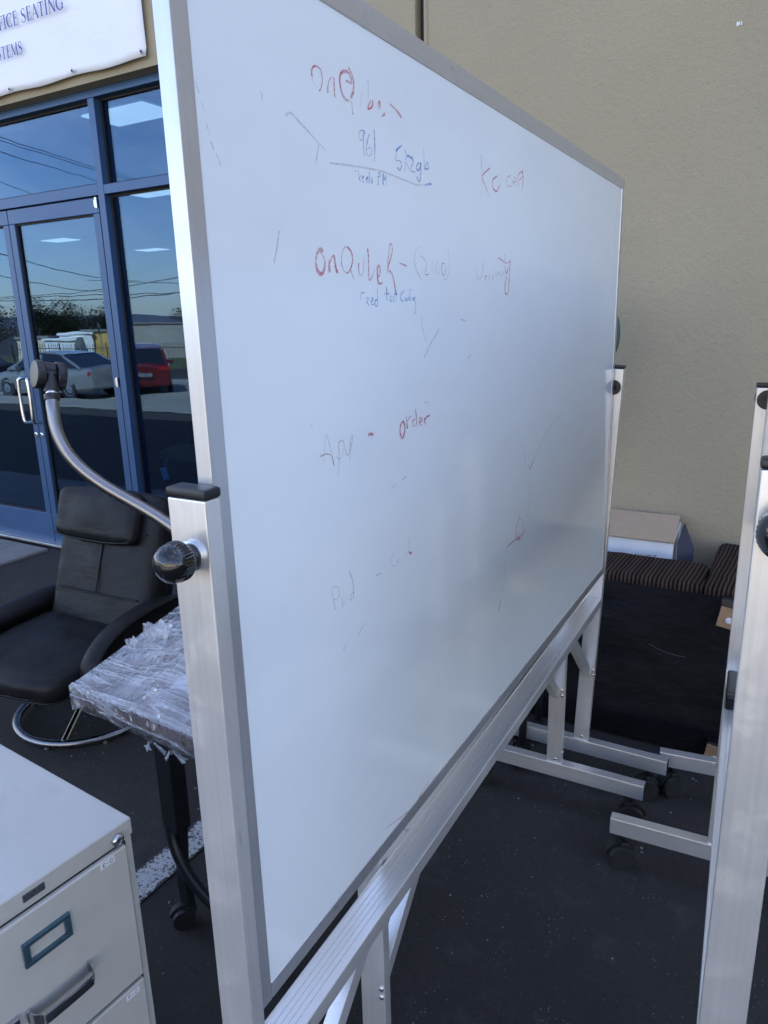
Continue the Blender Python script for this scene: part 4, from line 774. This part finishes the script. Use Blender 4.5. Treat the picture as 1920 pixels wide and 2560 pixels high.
for sgn in (-1, 1):
    bm = B(); r_ = .0345; lathe(bm, [(r_ * .3, -.0105), (r_ * .95, -.0105), (r_, -.008), (r_, .005), (r_ * .93, .0095), (r_ * .5, .0105)], mm @ Matrix.Translation((sgn * .0245, 0, 0)) @ Matrix.Rotation(R(90) * sgn, 4, 'Y'), 26); obj('wheel', bm, M['black_plastic'], lg)

# black tubular base half hidden behind the boards
sb = thing('tubular_stool', 'black tubular base with casters glimpsed under the tray behind the front whiteboard', 'stool', (-.86, 2.21, 0))
so = Vector((-.86, 2.21, 0))
for dx, dy in ((.16, .09), (-.16, .09), (.16, -.09), (-.16, -.09)):
    s1 = 1 if dx > 0 else -1
    bm = B(); tube(bm, smooth_path([(dx, dy, .075), (dx + s1 * .004, dy, .16), (dx, dy, .24), (dx - s1 * .03, dy, .30), (dx - s1 * .10, dy, .335), (0, dy * .6, .345)], 6), .0135, 12); lg = obj('leg', bm, M['black_plastic'], sb)
    bm = B(); caster_bm(bm, (dx, dy, .078), dx * 9, .034, .05); obj('caster', bm, M['rubber'], lg)
bm = B(); lathe(bm, [(.13, .335), (.14, .35), (.14, .375), (.12, .395)], None, 28); obj('seat', bm, M['dust_cloth'], sb)

# ================================================================== SOFA LYING ON ITS BACK
so_ = thing('tipped_sofa', 'striped brown sofa tipped onto its back with its black underside showing', 'sofa', (-.40, 2.46, 0)); sO = Vector((-.40, 2.46, 0))
def sp_(name, bm, mat, parent=so_): 
    bmesh.ops.translate(bm, verts=list(bm.verts), vec=-sO); return obj(name, bm, mat, parent)
SX0, SX1 = -1.0, .06
def soft(c, s, bev, amp=.004, n=10):
    q = B(); bmesh.ops.create_cube(q, size=1.0); bmesh.ops.bevel(q, geom=list(q.edges), offset=.0001, segments=1, affect='EDGES') if False else None
    q.free(); q = B(); puff(q, c, s, bev, None, n, 0, amp, s[0] * 7); return q
sp_('seat_rail', soft((-.606, 2.570, .597), (.79, .245, .06), .022, .003), M['stripe_cloth'])
sp_('arm', soft((-.085, 2.715, .44), (.25, .535, .374), .026, .004), M['stripe_cloth'])
sp_('arm', soft((-1.08, 2.715, .44), (.17, .535, .374), .026, .004), M['stripe_cloth'])
sp_('backrest', soft((-.56, 2.71, .135), (1.2, .52, .25), .05, .004), M['stripe_cloth'])
sp_('seat_cushion', soft((-.606, 2.72, .40), (.78, .10, .32), .04, .004), M['stripe_cloth'])
q = B(); nx, nz_ = 60, 34; gg = []
for j in range(nz_ + 1):
    row = []
    for i in range(nx + 1):
        u, v_ = i / nx, j / nz_; x = -1.16 + u * 1.196; z = .012 + v_ * .585; e_ = min(1, 6 * min(u, 1 - u, v_, 1 - v_))
        row.append(q.verts.new((x, 2.443 - e_ * (.014 + .020 * noise.noise(Vector((x * 2.2, z * 5, 0))) + .007 * noise.noise(Vector((x * 6, z * 14 + x * 5, 3)))), z)))
    gg.append(row)
for A, C in zip(gg, gg[1:]):
    for i in range(nx): q.faces.new((A[i], A[i + 1], C[i + 1], C[i]))
dc = sp_('dust_cover', q, M['dust_cloth'])
q = B(); tube(q, smooth_path([(-.36, 2.424, .395), (-.31, 2.423, .378), (-.27, 2.423, .372), (-.235, 2.424, .372)], 5), .0004, 6); sp_('fold_glint', q, M['grey_board'], dc)  # thin grey line standing in for a faint glint along a fold
for x, z in ((-.117, .552), (-.117, .055), (-1.06, .552), (-1.06, .055)):
    zz = z
    q = B(); bx(q, (x + .012, 2.420, zz + (.016 if z > .3 else -.0)), (.086, .066, .075), .006, Matrix.Rotation(R(-8), 3, 'X')); ft = sp_('foot', q, M['black_steel'])
    q = B(); bx(q, (x, 2.380, zz), (.066, .020, .066), .003, Matrix.Rotation(R(9), 3, 'Y') @ Matrix.Rotation(R(-14), 3, 'X')); sp_('foot_pad', q, M['tan_wood'], ft)
    q = B(); lathe(q, [(.0105, 0), (.0105, .004), (.008, .007), (.003, .008)], Matrix.Translation((x - .001, 2.370, zz - .004)) @ Matrix.Rotation(R(76), 4, 'X'), 18); sp_('glide', q, M['white_plastic'], ft)

# carton standing in the sofa
cb = thing('cardboard_box', 'white cardboard box with a raised tan lid standing in the tipped sofa', 'box', (-.62, 2.845, .262), 0); co = Vector((-.62, 2.845, .262))
def cp(name, bm, mat, parent=cb): 
    bmesh.ops.translate(bm, verts=list(bm.verts), vec=-co); return obj(name, bm, mat, parent)
bx0, bx1, by0, by1, bz0, bz1 = -.90, -.352, 2.778, 2.952, .262, .654
q = B(); bx(q, ((bx0 + bx1) / 2, by0 + .002, (bz0 + bz1) / 2), (bx1 - bx0, .004, bz1 - bz0), .0008); fw_ = cp('front_wall', q, M['box_white'])
q = B(); bx(q, ((bx0 + bx1) / 2, by1 - .002, (bz0 + bz1) / 2 + .02), (bx1 - bx0, .004, bz1 - bz0 + .04), .0008); cp('back_wall', q, M['box_white'])
for x in (bx0 + .002, bx1 - .002):
    q = B(); prism(q, [(by0 + .0045, bz0), (by1 - .0045, bz0), (by1 - .0045, bz1 + .04), (by0 + .0045, bz1)], 0, x - .002, x + .002); cp('side_wall', q, M['box_white'])
q = B(); bx(q, ((bx0 + bx1) / 2, (by0 + by1) / 2, bz0 + .002), (bx1 - bx0 - .01, by1 - by0 - .01, .004)); cp('base', q, M['kraft'])
q = B(); A_ = [(bx0 - .004, by0 - .012, bz1 + .002), (bx1 + .004, by0 - .012, bz1 + .006), (bx1 - .006, by1 + .004, bz1 + .060), (bx0 + .002, by1 + .004, bz1 + .058)]
lo = [q.verts.new(p) for p in A_]; up_ = [q.verts.new(Vector(p) + Vector((0, -.001, .0045))) for p in A_]
q.faces.new(up_); q.faces.new(lo[::-1])
for i in range(4): q.faces.new((lo[i], lo[(i + 1) % 4], up_[(i + 1) % 4], up_[i]))
cp('lid', q, M['kraft'])
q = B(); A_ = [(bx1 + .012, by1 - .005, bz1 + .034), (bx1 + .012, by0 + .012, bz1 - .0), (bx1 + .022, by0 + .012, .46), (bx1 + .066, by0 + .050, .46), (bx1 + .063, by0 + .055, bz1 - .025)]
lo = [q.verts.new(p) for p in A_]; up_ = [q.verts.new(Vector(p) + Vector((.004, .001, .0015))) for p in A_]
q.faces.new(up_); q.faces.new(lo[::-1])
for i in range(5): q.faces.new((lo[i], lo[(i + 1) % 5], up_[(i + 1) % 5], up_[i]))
cp('flap', q, M['navy_dark'])  # flap in one dark navy, far darker than the carton walls
LT = {'H': [[(0, 0), (0, 1)], [(.6, 0), (.6, 1)], [(0, .5), (.6, .5)]], 'A': SGB['A'], 'N': [[(0, 0), (0, 1), (.6, 0), (.6, 1)]], 'E': SGB['E'], 'S': SGB['S']}
q = B(); x_ = -.485
for c_ in 'HANES':
    for stn in LT[c_]: ribbon(q, stn, [.16] * len(stn), 0, lambda p, y: (x_ + p.x * .016, by0 - .0004, .578 + p.y * .021))
    x_ += .0165
cp('print', q, M['print_black'], fw_)

# plant behind the board
pl = thing('potted_plant', 'dark green leafy plant peeping out behind the front whiteboard', 'plant', (-1.30, 2.76, 0))
bm = B(); lathe(bm, [(.085, 0), (.11, .2), (.12, .2), (.12, .225), (.105, .225), (.1, .2)], None, 24); obj('pot', bm, M['terracotta'], pl)
bm = B(); lathe(bm, [(.001, .2), (.1, .2)], None, 20, cap=False); obj('soil', bm, M['bark'], pl)
lp = [((.10, -.03, 1.36), 20), ((.634, -.06, 1.425), 0), ((.36, .02, 1.52), 70), ((-.12, -.05, 1.22), 150), ((.45, -.10, 1.18), -30), ((-.05, .05, 1.5), 110)]
for k, ((lx, ly, lz), az_) in enumerate(lp):
    bm = B(); tube(bm, smooth_path([(0.01 * k - .02, 0, .2), (lx * .25, ly * .3, lz * .5), (lx * .7, ly * .7, lz * .9), (lx - .02, ly, lz - .16)], 6), .006, 8); st_ = obj('stem', bm, M['stem_brown'], pl)
    bm = B(); n = 14; rows = []
    for i in range(n + 1):
        t_ = i / n; wd = .062 * math.sin(math.pi * t_ ** .8) ** .9 + .0008; cx_ = .03 * math.sin(t_ * 2.6)
        rows.append([bm.verts.new(Matrix.Translation((lx, ly, lz - .17)) @ Matrix.Rotation(R(az_), 4, 'Z') @ Vector((cx_ + s_ * wd, .02 * (1 - abs(s_)) + .03 * t_ * t_, .34 * t_))) for s_ in (-1, -.5, 0, .5, 1)])
    for A, C in zip(rows, rows[1:]):
        for i in range(4): bm.faces.new((A[i], A[i + 1], C[i + 1], C[i]))
    lf = obj('leaf', bm, M['leaf_green'], pl, 60); md = lf.modifiers.new('thickness', 'SOLIDIFY'); md.thickness = .0015

# ================================================================== INSIDE THE SHOP
rt = thing('round_table', 'dark round table inside the shop behind the side window', 'table', (-3.62, 3.86, .03))
bm = B(); lathe(bm, [(.36, .555), (.38, .56), (.38, .585), (.36, .59)], None, 40); obj('tabletop', bm, M['table_laminate'], rt)
bm = B(); lathe(bm, [(.22, 0), (.22, .02), (.035, .04), (.03, .555)], None, 24); obj('pedestal', bm, M['black_steel'], rt)
tg = thing('price_tag', 'pale blue price tag hanging from the table edge inside the window', 'tag', (-3.74, 3.485, .50))
bm = B(); bx(bm, (0, 0, 0), (.062, .002, .085), .0006, Matrix.Rotation(R(-14), 3, 'Y')); obj('card', bm, M['tag_blue'], tg)
bm = B(); bx(bm, (.018, 0, .072), (.056, .002, .032), .0006, Matrix.Rotation(R(-14), 3, 'Y')); obj('card', bm, M['label_blue_steel'], tg)
bm = B(); tube(bm, [(.02, .003, .085), (.03, .006, .12)], .001, 6); obj('string', bm, M['white_plastic'], tg)

# ================================================================== ACROSS THE LOT (seen reflected in the glass)
def car(name, label, loc, rz, paint, suv=False):
    t = thing(name, label, 'car', loc, rz)
    L_, Wd = (4.75, 1.84); k = 1.0
    if suv: prof = [(-2.3, .42, .92), (-2.22, .3, 1.05), (-1.6, .24, 1.10), (-.4, .22, 1.06), (1.0, .22, 1.02), (2.0, .24, .93), (2.35, .32, .78), (2.42, .42, .62)]; cab_ = [(-2.18, 1.04), (-1.85, 1.52), (-1.2, 1.66), (.2, 1.66), (.75, 1.5), (1.35, 1.03)]
    else: prof = [(-2.40, .40, .88), (-2.3, .28, .99), (-1.6, .22, .97), (-.4, .20, .92), (1.0, .20, .90), (2.0, .22, .80), (2.36, .3, .66), (2.42, .4, .55)]; cab_ = [(-1.95, .97), (-1.1, 1.38), (-.35, 1.46), (.25, 1.44), (.7, 1.28), (1.35, .91)]
    bm = B(); rings = []
    for x, z0, z1 in prof:
        e_ = 1 - .10 * max(0, (abs(x) - 1.7) / .7) ** 2; h = Wd / 2 * e_; zm = z0 + (z1 - z0) * .55
        rings.append([bm.verts.new((x, y, z)) for y, z in ((-h * .9, z0), (-h * .98, z0 + .12), (-h, zm), (-h * .96, z1 - .08), (-h * .86, z1), (0, z1 + .03), (h * .86, z1), (h * .96, z1 - .08), (h, zm), (h * .98, z0 + .12), (h * .9, z0))])
    for A, C in zip(rings, rings[1:]):
        n = len(A)
        for i in range(n): bm.faces.new((A[i], A[(i + 1) % n], C[(i + 1) % n], C[i]))
    bm.faces.new(rings[0][::-1]); bm.faces.new(rings[-1]); obj('body', bm, paint, t, 50)
    bm = B(); rings = []
    for x, z in cab_:
        zt = z; h0 = Wd / 2 * .88; h1 = h0 - .30 * (zt - .95) if zt > 1 else h0
        rings.append([bm.verts.new(p) for p in ((x, -h0, .90), (x, -h1, zt - .05), (x, -h1 + .08, zt), (x, h1 - .08, zt), (x, h1, zt - .05), (x, h0, .90))])
    for A, C in zip(rings, rings[1:]):
        for i in range(5): bm.faces.new((A[i], A[i + 1], C[i + 1], C[i]))
    bm.faces.new(rings[0][::-1]); bm.faces.new(rings[-1]); cb_ = obj('windows', bm, M['car_glass'], t, 40)
    bm = B(); rr = []
    for x, z in cab_[1:-1]:
        h1 = Wd / 2 * .88 - .30 * (z - .95); rr.append([bm.verts.new((x, y, zz)) for y, zz in ((-h1 - .012, z - .10), (-h1 + .06, z + .012), (0, z + .022), (h1 - .06, z + .012), (h1 + .012, z - .10))])
    for A, C in zip(rr, rr[1:]):
        for i in range(4): bm.faces.new((A[i], A[i + 1], C[i + 1], C[i]))
    obj('roof', bm, paint, t, 50)
    for sy in (-1, 1):
        for (xa, za), (xb, zb) in ((cab_[0], cab_[1]), (cab_[-1], cab_[-2]), ((-.15, .93), (-.15, cab_[2][1] - .03))):
            bm = B(); hy = lambda z: Wd / 2 * .88 - .30 * max(0, z - .95) + .012
            tube(bm, [(xa, sy * hy(za), za - .02), (xb, sy * hy(zb), zb - .05)], .045, 8); obj('pillar', bm, paint, t)
        for x in (-1.42, 1.42):
            bm = B(); mm = Matrix.Translation((x, sy * (Wd / 2 - .10), .33)) @ Matrix.Rotation(R(90) * -sy, 4, 'X'); lathe(bm, [(.2, -.1), (.31, -.1), (.335, -.07), (.335, .06), (.31, .09), (.22, .09)], mm, 28); wh = obj('wheel', bm, M['rubber'], t)
            bm = B(); lathe(bm, [(.225, .08), (.225, .095), (.19, .085), (.05, .10), (.001, .10)], mm, 20); obj('rim', bm, M['zinc'], wh)
        bm = B(); bx(bm, (-2.30, sy * .66, .80 if not suv else .92), (.12, .40, .15), .03); obj('tail_light', bm, M['tail_red'], t)
        bm = B(); bx(bm, (2.27, sy * .62, .66), (.14, .40, .14), .03); obj('headlight', bm, M['head_clear'], t)
        bm = B(); bx(bm, (-.62, sy * (Wd / 2 + .004), .80), (.22, .03, .03), .01); obj('door_handle', bm, M['zinc'], t)
        bm = B(); bx(bm, (.82, sy * (Wd / 2 + .06), .98), (.14, .2, .13), .03); obj('mirror', bm, paint, t)
    bm = B(); bx(bm, (-2.44, 0, .62 if not suv else .72), (.03, .5, .13), .005); obj('number_plate', bm, M['grey_board'], t)
    return t
def real(vx, vy): return (vx, 6.1 - vy)
y1 = -8.82; car('silver_sedan', 'silver sedan parked on the lot, mirrored in the glass door', (-21.3, y1 - .75, gz(y1 - .75)), R(177), M['silver_paint'])
car('red_hatchback', 'red hatchback parked beside the silver sedan, mirrored in the side window', (-20.75, -12.6, gz(-12.6)), R(222), M['red_paint'], True)
car('dark_sedan', 'dark blue sedan parked left of the silver one, mirrored in the door', (-27.6, -9.9, gz(-9.9)), R(180), M['dark_paint'])

# iron picket fence
fa_, fb_ = Vector((-60, -2.5)), Vector((-12, -39)); fd = (fb_ - fa_); fl = fd.length; fu = fd / fl
fn = thing('picket_fence', 'black iron picket fence along the far side of the lot', 'fence', (fa_.x, fa_.y, 0), math.atan2(fu.y, fu.x))
bm = B(); n = int(fl / .13)
for i in range(n):
    x = i * .13; p = fa_ + fu * x; z0 = gz(p.y); bx(bm, (x, 0, z0 + .78), (.022, .022, 1.56)); lathe(bm, [(.018, z0 + 1.56), (.001, z0 + 1.64)], Matrix.Translation((x, 0, 0)), 4, cap=False)
tag(obj('pickets', bm, M['iron'], fn), None, None, kind='stuff')
for h in (.2, 1.36):
    bm = B(); tube(bm, [(x, 0, gz((fa_ + fu * x).y) + h) for x in [fl * k / 24 for k in range(25)]], .022, 6); obj('rail', bm, M['iron'], fn)
for k in range(25):
    x = fl * k / 24; z0 = gz((fa_ + fu * x).y); bm = B(); bx(bm, (x, .03, z0 + .82), (.06, .06, 1.66), .004); obj('post', bm, M['iron'], fn)

# low buildings
def shed(name, label, vaz, d, wd, dp, h, mat, nwin=0, z=-2.0):
    a_ = R(vaz); x, y = d * math.sin(a_), 6.1 - d * math.cos(a_); t = thing(name, label, 'building', (x, y, z), -a_ )
    bm = B(); bx(bm, (0, 0, h / 2), (wd, dp, h)); obj('wall', bm, mat, t)
    bm = B(); bx(bm, (0, 0, h + .09), (wd + .3, dp + .3, .18), .02); obj('roof', bm, M['roof_grey'] if mat is not M['trailer_white'] else mat, t)
    for i in range(nwin):
        bm = B(); bx(bm, (-wd / 2 + wd * (i + .5) / nwin, dp / 2 + .01, h * .58), (wd / nwin * .4, .04, h * .32), .01); w_ = obj('window', bm, M['window_dark'], t)
        bm = B(); bx(bm, (-wd / 2 + wd * (i + .5) / nwin, dp / 2 + .06, h * .40), (wd / nwin * .46, .08, .07), .01); obj('sill', bm, M['roof_grey'], w_)
    return t
shed('site_trailer', 'small cream trailer beyond the fence, left in the door reflection', -54.6, 68, 3.2, 2.4, 2.5, M['cream_wall'], 2)
shed('site_trailer', 'narrow white trailer beyond the fence in the door reflection', -53.0, 64, 1.9, 2.2, 2.35, M['trailer_white'], 1)
shed('box_truck_body', 'large white box body beyond the fence in the door reflection', -51.8, 66, 3.2, 2.4, 2.75, M['trailer_white'], 0)
shed('yellow_shed', 'yellow shed beyond the fence in the door reflection', -50.2, 66, 3.4, 3, 2.95, M['yellow_wall'], 1)
shed('grey_warehouse', 'long grey low building beyond the fence in the side window reflection', -45.6, 84, 14.0, 8, 3.4, M['grey_wall'], 6)
# bright building behind the camera
wb = thing('cream_warehouse', 'large cream concrete building across the lot to the rear right', 'building', (16, -31, gz(-31)))
bm = B(); bx(bm, (0, -7, 4.5), (46, 14, 9)); obj('wall', bm, M['cream_wall'], wb)
bm = B(); bx(bm, (0, -7, 9.1), (46.4, 14.4, .3)); obj('roof', bm, M['roof_grey'], wb)
for k in range(7):
    bm = B(); bx(bm, (-19.5 + 6.5 * k, .06, 4.5), (.06, .14, 9.02)); obj('joint', bm, M['grey_wall'], wb)
    if k < 6:
        bm = B(); bx(bm, (-16.2 + 6.5 * k, .03, 2.0), (2.6, .12, 3.4), .01); dd_ = obj('loading_door', bm, M['trailer_white'] if k % 2 else M['grey_wall'], wb)
        bm = B(); bx(bm, (-16.2 + 6.5 * k, .06, 6.6), (2.8, .08, .9), .01); obj('window', bm, M['window_dark'], wb)

# trees
def tree(label, vaz, d, h, wdt, seed, mat, z=-2.0):
    a_ = R(vaz); rng = random.Random(seed); t = thing('leafy_tree', label, 'tree', (d * math.sin(a_), 6.1 - d * math.cos(a_), z), 0, 'trees beyond the fence')
    bm = B(); tube(bm, smooth_path([(0, 0, 0), (.05 * h * .1, 0, h * .2), (0, .1, h * .45), (.1, 0, h * .7)], 3), [h * .035 * (1 - .07 * i) for i in range(10)], 8); tr_ = obj('trunk', bm, M['bark'], t)
    bm = B()
    for k in range(7):
        q = rng.uniform(0, 6.28); tube(bm, [(0, 0, h * (.3 + .05 * k)), (math.cos(q) * wdt * .2, math.sin(q) * wdt * .2, h * (.45 + .05 * k)), (math.cos(q) * wdt * .38, math.sin(q) * wdt * .38, h * (.52 + .06 * k))], [h * .014, h * .009, h * .004], 6)
    obj('limbs', bm, M['bark'], tr_)
    cl = [(Vector((rng.gauss(0, .24) * wdt, rng.gauss(0, .24) * wdt, h * rng.uniform(.42, .9))), rng.uniform(.16, .27) * wdt) for _ in range(15)]
    bm = B()
    for c, r_ in cl:
        for _ in range(420):
            v = Vector((rng.gauss(0, 1), rng.gauss(0, 1), rng.gauss(0, .8))); v = v.normalized() * r_ * rng.uniform(.55, 1.05); p = c + v
            if p.z > h or p.z < h * .22: continue
            s_ = rng.uniform(.06, .13) * (h / 6); u_ = Vector((rng.gauss(0, 1), rng.gauss(0, 1), rng.gauss(0, 1))).normalized(); w2 = u_.orthogonal().normalized()
            quad(bm, p + u_ * s_, p + w2 * s_ * .6, p - u_ * s_, p - w2 * s_ * .6)
    obj('crown', bm, mat, t, 180)
for i, (lb, vz, d, h, wd, mi) in enumerate((('dark green tree over the small cream trailer in the door reflection', -54.3, 88, 6.6, 6.0, 0), ('olive green tree in the middle of the door reflection', -51.4, 92, 6.0, 7.5, 1), ('small dark tree left of the olive one', -52.9, 96, 5.2, 5.0, 0), ('dark tree mirrored in the left door leaf', -57.6, 86, 5.6, 8, 0), ('brown leaved tree above the grey building', -43.6, 96, 5.4, 7.0, 2), ('low olive tree beside the yellow shed', -49.9, 98, 5.0, 4.6, 1), ('far low tree over the grey building roof', -46.6, 118, 3.4, 9.0, 2), ('broad dark tree at the far left of the lot', -63, 80, 7, 9, 0))):
    tree(lb, vz, d, h, wd, 20 + i, M['foliage_%d' % mi])

# utility pole, cables, round sign
pol = thing('utility_pole', 'wooden utility pole with cables at the edge of the lot', 'pole', (-52, -16, gz(-16)))
bm = B(); tube(bm, [(0, 0, 0), (0, 0, 9.6)], [.15, .11], 12); obj('pole', bm, M['wood_pole'], pol)
for z in (8.9, 8.0):
    bm = B(); bx(bm, (0, 0, z), (2.4, .1, .12), .01); obj('crossarm', bm, M['wood_pole'], pol)
sgn_ = thing('round_sign', 'back of a round sign on a thin post by the fence', 'sign', (-35.2, -22.9, gz(-22.9)), R(50))
bm = B(); tube(bm, [(0, 0, 0), (0, 0, 2.7)], .03, 8); obj('post', bm, M['zinc'], sgn_)
bm = B(); lathe(bm, [(.36, -.006), (.36, .006)], Matrix.Translation((0, .04, 2.45)) @ Matrix.Rotation(R(90), 4, 'X'), 20); obj('plate', bm, M['grey_board'], sgn_)
WIRES=[((-14.52,-2.0,5.44),(-36.06,-30.18,9.93),0.216,0.00924),((-14.53,-2.0,5.36),(-36.07,-30.17,9.77),0.18000000000000002,0.00924),((-15.21,-2.31,5.31),(-38.41,-32.4,9.8),0.216,0.00924),((-18.27,-5.3,5.31),(-34.85,-24.14,7.37),0.18000000000000002,0.0084),((-19.33,-5.63,3.71),(-32.04,-23.4,3.72),0.27,0.012599999999999998),((-19.63,-5.14,3.25),(-32.6,-22.79,3.2),0.27,0.012599999999999998),((-46.68,-23.46,3.36),(-23.75,-22.76,4.15),0.36000000000000004,0.0168),((-51.46,-23.57,3.43),(-25.79,-26.51,3.5),0.45,0.025199999999999997),((-51.49,-23.53,3.16),(-25.82,-26.48,3.0),-0.18000000000000002,0.021),((-34.3,-21.6,3.86),(-29.21,-26.92,3.61),0.09000000000000001,0.014700000000000001)]
for i, (p, q_, sag, r_) in enumerate(WIRES):
    bm = B(); P = [Vector(p).lerp(Vector(q_), k / 20) - Vector((0, 0, sag * 4 * (k / 20) * (1 - k / 20))) for k in range(21)]
    tube(bm, P, r_, 6); tag(obj('overhead_cable', bm, M['rubber']), 'thin black overhead cable crossing the sky, mirrored in the door glass', 'cable', 'overhead cables')
